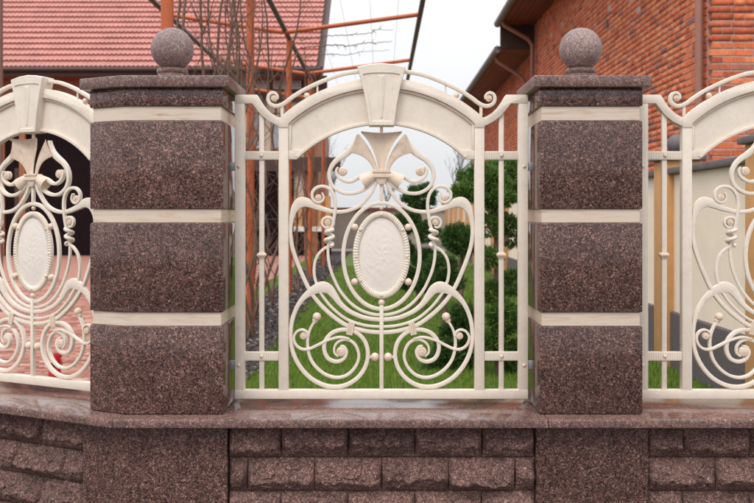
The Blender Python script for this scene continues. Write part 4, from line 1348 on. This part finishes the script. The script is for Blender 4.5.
def conifer(name, base, blobs, n, length, width, mat, label, cat, seedv, stem=True, group=None):
    e = empty(name, base, 0, label, cat, group)
    inv = Matrix.Translation(base).inverted()
    V, Fq = needles(blobs, n, length, width, seedv)
    o = np_obj('foliage', V, Fq, mat, e); o.matrix_parent_inverse = inv
    if stem:
        rnd = random.Random(seedv)
        ztop = max(b[2] for b in blobs)
        path = [(base[0], base[1], -.02)] + [(base[0] + rnd.uniform(-.03, .03), base[1] + rnd.uniform(-.03, .03), ztop * k / 6) for k in range(1, 7)]
        t = tube('trunk', path, 0.035, M['bark'], e, 8); t.matrix_parent_inverse = inv
        for i, b in enumerate(blobs):
            a = np.array([base[0], base[1], max(b[2] - .12, 0.05)]); c = np.array(b[:3])
            t = tube('limb', [a, (a + c) / 2 + np.array([0, 0, -.02]), c], 0.014, M['bark'], e, 6); t.matrix_parent_inverse = inv
    return e
def blob(px, py, Y, rx, rz, ry=None, g=1.08):
    rx, rz = rx * g, rz * g
    p = at(px, py, Y); s = Y / F
    return (p.x, p.y, p.z, rx * s, (ry or (rx * .9)) * s, rz * s)
Y = 9.6
bA = [blob(484, 183, Y, 21, 13), blob(503, 176, Y + .3, 17, 12), blob(467, 193, Y - .2, 12, 6), blob(495, 199, Y - .1, 17, 7), blob(513, 190, Y + .4, 10, 9), blob(489, 227, Y - .1, 8, 8), blob(497, 218, Y + .1, 6, 6), blob(512, 232, Y + .3, 8, 12), blob(490, 259, Y - .2, 8, 7),
      blob(511, 283, Y + .2, 9, 9), blob(494, 292, Y, 9, 8), blob(504, 318, Y - .1, 14, 12), blob(491, 345, Y - .1, 13, 10), blob(512, 356, Y + .1, 11, 12)]
pA = at(499, 380, Y); conifer('juniper_topiary', (pA.x, pA.y, 0), bA, 76000, .046, .0050, M['conifer'], 'tall bright green juniper clipped in tufts behind the right stile of the middle panel', 'juniper', 31)
Y = 14.6
bB = [blob(458, 239, Y, 13, 11), blob(469, 243, Y - .2, 8, 10)]
pB = at(462, 320, Y); conifer('round_conifer', (pB.x, pB.y, 0), bB, 18000, .052, .0065, M['conifer_dark'], 'dark round conifer right of the oval medallion, against the ochre wall pillars', 'conifer', 32)
Y = 16.0
bC = [blob(420, 198, Y, 13, 10), blob(407, 223, Y, 11, 7), blob(428, 232, Y - .2, 9, 8), blob(402, 249, Y, 9, 8), blob(425, 260, Y - .1, 11, 7), blob(408, 279, Y, 10, 8), blob(431, 284, Y - .2, 10, 7)]
pC = at(418, 310, Y); conifer('cloud_conifer', (pC.x, pC.y, 0), bC, 42000, .055, .0068, M['conifer_dark'], 'dark conifer clipped in cloud clumps just right of the medallion', 'conifer', 33)
Y = 10.2
bD = [blob(462, 326, Y, 14, 17), blob(466, 352, Y - .1, 13, 22), blob(448, 360, Y - .2, 15, 17), blob(436, 374, Y - .2, 12, 9), blob(452, 336, Y, 10, 10)]
pD = at(455, 378, Y); conifer('low_juniper', (pD.x, pD.y, 0), bD, 36000, .046, .0055, M['conifer_dark'], 'low dark spreading juniper behind the lower right spiral of the middle panel', 'shrub', 34, stem=False)
Y = 13.0
bE = [blob(440, 270, Y, 13, 12), blob(450, 282, Y, 11, 9)]
pE = at(444, 300, Y); conifer('small_conifer', (pE.x, pE.y, 0), bE, 9000, .05, .0065, M['conifer_dark'], 'small dark bush on the lawn between cloud conifer and tall juniper', 'shrub', 35)

# ------------------------------------------------------------------ grass
def grass():
    g = np.random.default_rng(5)
    Vs = []
    def patch(n, x0, x1, y0, y1, h, w):
        # density falls with distance
        u = g.uniform(0, 1, n); y = 1.0 / (1.0 / y0 + u * (1.0 / y1 - 1.0 / y0)); x = g.uniform(x0, x1, n)
        hh = h * g.uniform(.4, 1.45, n) * (1 + .25 * np.sin(x * 7 + y * 3) * np.sin(y * 5))
        a = g.uniform(0, 2 * math.pi, n); ln = g.uniform(.1, .7, n) * hh
        sx, sy = np.cos(a), np.sin(a); ww = w * g.uniform(.7, 1.4, n) * (y / 9.0) ** .6
        b = g.uniform(0, 2 * math.pi, n)
        P = np.stack([x, y, np.zeros(n)], 1)
        S = np.stack([np.cos(b) * ww, np.sin(b) * ww, np.zeros(n)], 1)
        Tp = P + np.stack([sx * ln, sy * ln, hh], 1)
        Vs.append(np.stack([P - S, P + S, Tp], 1))
    patch(120000, -1.36, 3.04, 7.6, 30, .055, .0035)
    patch(9000, -2.75, -2.3, 8, 34, .05, .004)
    V = np.concatenate(Vs).reshape(-1, 3)
    o = np_obj('grass', V, np.arange(len(V)).reshape(-1, 3), M['grass'])
    tag(o, 'fresh green lawn grass behind the fence', 'grass', kind='stuff')
grass()

# ------------------------------------------------------------------ gravel chips
def chips():
    g = np.random.default_rng(8); n = 9000
    u = g.uniform(0, 1, n); y = 1 / (1 / 7.6 + u * (1 / 34 - 1 / 7.6)); x = g.uniform(-2.34, -1.30, n) + .04 * np.sin(y * 4)
    s = g.uniform(.018, .048, n)
    base = np.array([(1, 0, 0), (0, 1, 0), (-1, 0, 0), (0, -1, 0), (0, 0, .55), (0, 0, -.55)])
    fac = np.array([(0, 1, 4), (1, 2, 4), (2, 3, 4), (3, 0, 4), (1, 0, 5), (2, 1, 5), (3, 2, 5), (0, 3, 5)])
    a = g.uniform(0, 6.28, n); ca, sa = np.cos(a), np.sin(a)
    B = base[None] * (s[:, None, None]) * g.uniform(.6, 1.3, (n, 6, 3))
    tl = g.uniform(-.6, .6, n)
    X = B[..., 0] * ca[:, None] - B[..., 1] * sa[:, None]; Yy = B[..., 0] * sa[:, None] + B[..., 1] * ca[:, None]; Z = B[..., 2] + X * tl[:, None]
    V = np.stack([X + x[:, None], Yy + y[:, None], Z + .012 + g.uniform(0, .02, n)[:, None]], -1).reshape(-1, 3)
    Fc = (fac[None] + (np.arange(n) * 6)[:, None, None]).reshape(-1, 3)
    tag(np_obj('gravel', V, Fc, M['mulch']), 'dark slate chips in the bed under the pergola', 'gravel', kind='stuff')
chips()

# ------------------------------------------------------------------ red block paving
def pavers():
    g = np.random.default_rng(9)
    V = []; Fc = []
    L, W = .20, .10
    y = 7.8; r = 0
    while y < 24:
        x = -2.77 - (L / 2 if r % 2 else 0)
        xl = -(y * 0.44 + .6)
        while x > xl:
            b = len(V); z = .002 + g.uniform(0, .007); z2 = z + g.uniform(-.002, .002)
            x0, x1, y0, y1 = x - L + .004, x - .004, y + .006, y + W - .006
            V += [(x0, y0, -.01), (x1, y0, -.01), (x1, y1, -.01), (x0, y1, -.01), (x0 + .006, y0 + .006, z), (x1 - .006, y0 + .006, z2), (x1 - .006, y1 - .006, z2), (x0 + .006, y1 - .006, z)]
            Fc += [(b + 4, b + 5, b + 6, b + 7), (b, b + 1, b + 5, b + 4), (b + 1, b + 2, b + 6, b + 5), (b + 2, b + 3, b + 7, b + 6), (b + 3, b, b + 4, b + 7)]
            x -= L
        y += W; r += 1
    o = np_obj('pavers', V, Fc, M['paver'])
    tag(o, 'red and pink paving blocks laid in rows behind the left panel', 'paving', kind='stuff')
pavers()

# ------------------------------------------------------------------ red jug on the paving
p = at(54, 378, 9.5)
jug = empty('red_jug', (p.x, p.y, 0.006), 0, 'small bright red plastic jug with dark mouth standing on the red paving', 'jug')
jb = lathe('body', [(0, 0), (.062, 0), (.072, .012), (.070, .07), (.058, .12), (.045, .16), (.046, .20), (.052, .245), (.047, .247), (.040, .20), (.038, .165), (0, .16)], M['red'], jug, 24, (0, 0, 0), 40)
jb.data.transform(Matrix.Rotation(R(10), 4, 'Y'))
jug.scale = (.85, .85, .92)
hd = tube('handle', [(.045, -.02, .22), (.085, -.03, .20), (.10, -.03, .14), (.075, -.02, .08)], .011, M['red'], jug, 8)
mo = lathe('mouth', [(0, .0), (.028, .0), (.033, .012), (.020, .020), (0, .021)], M['black'], jug, 16, (0, 0, 0), 40)
mo.data.transform(Matrix.Translation((.012, -.060, .135)) @ Matrix.Rotation(R(80), 4, 'X'))
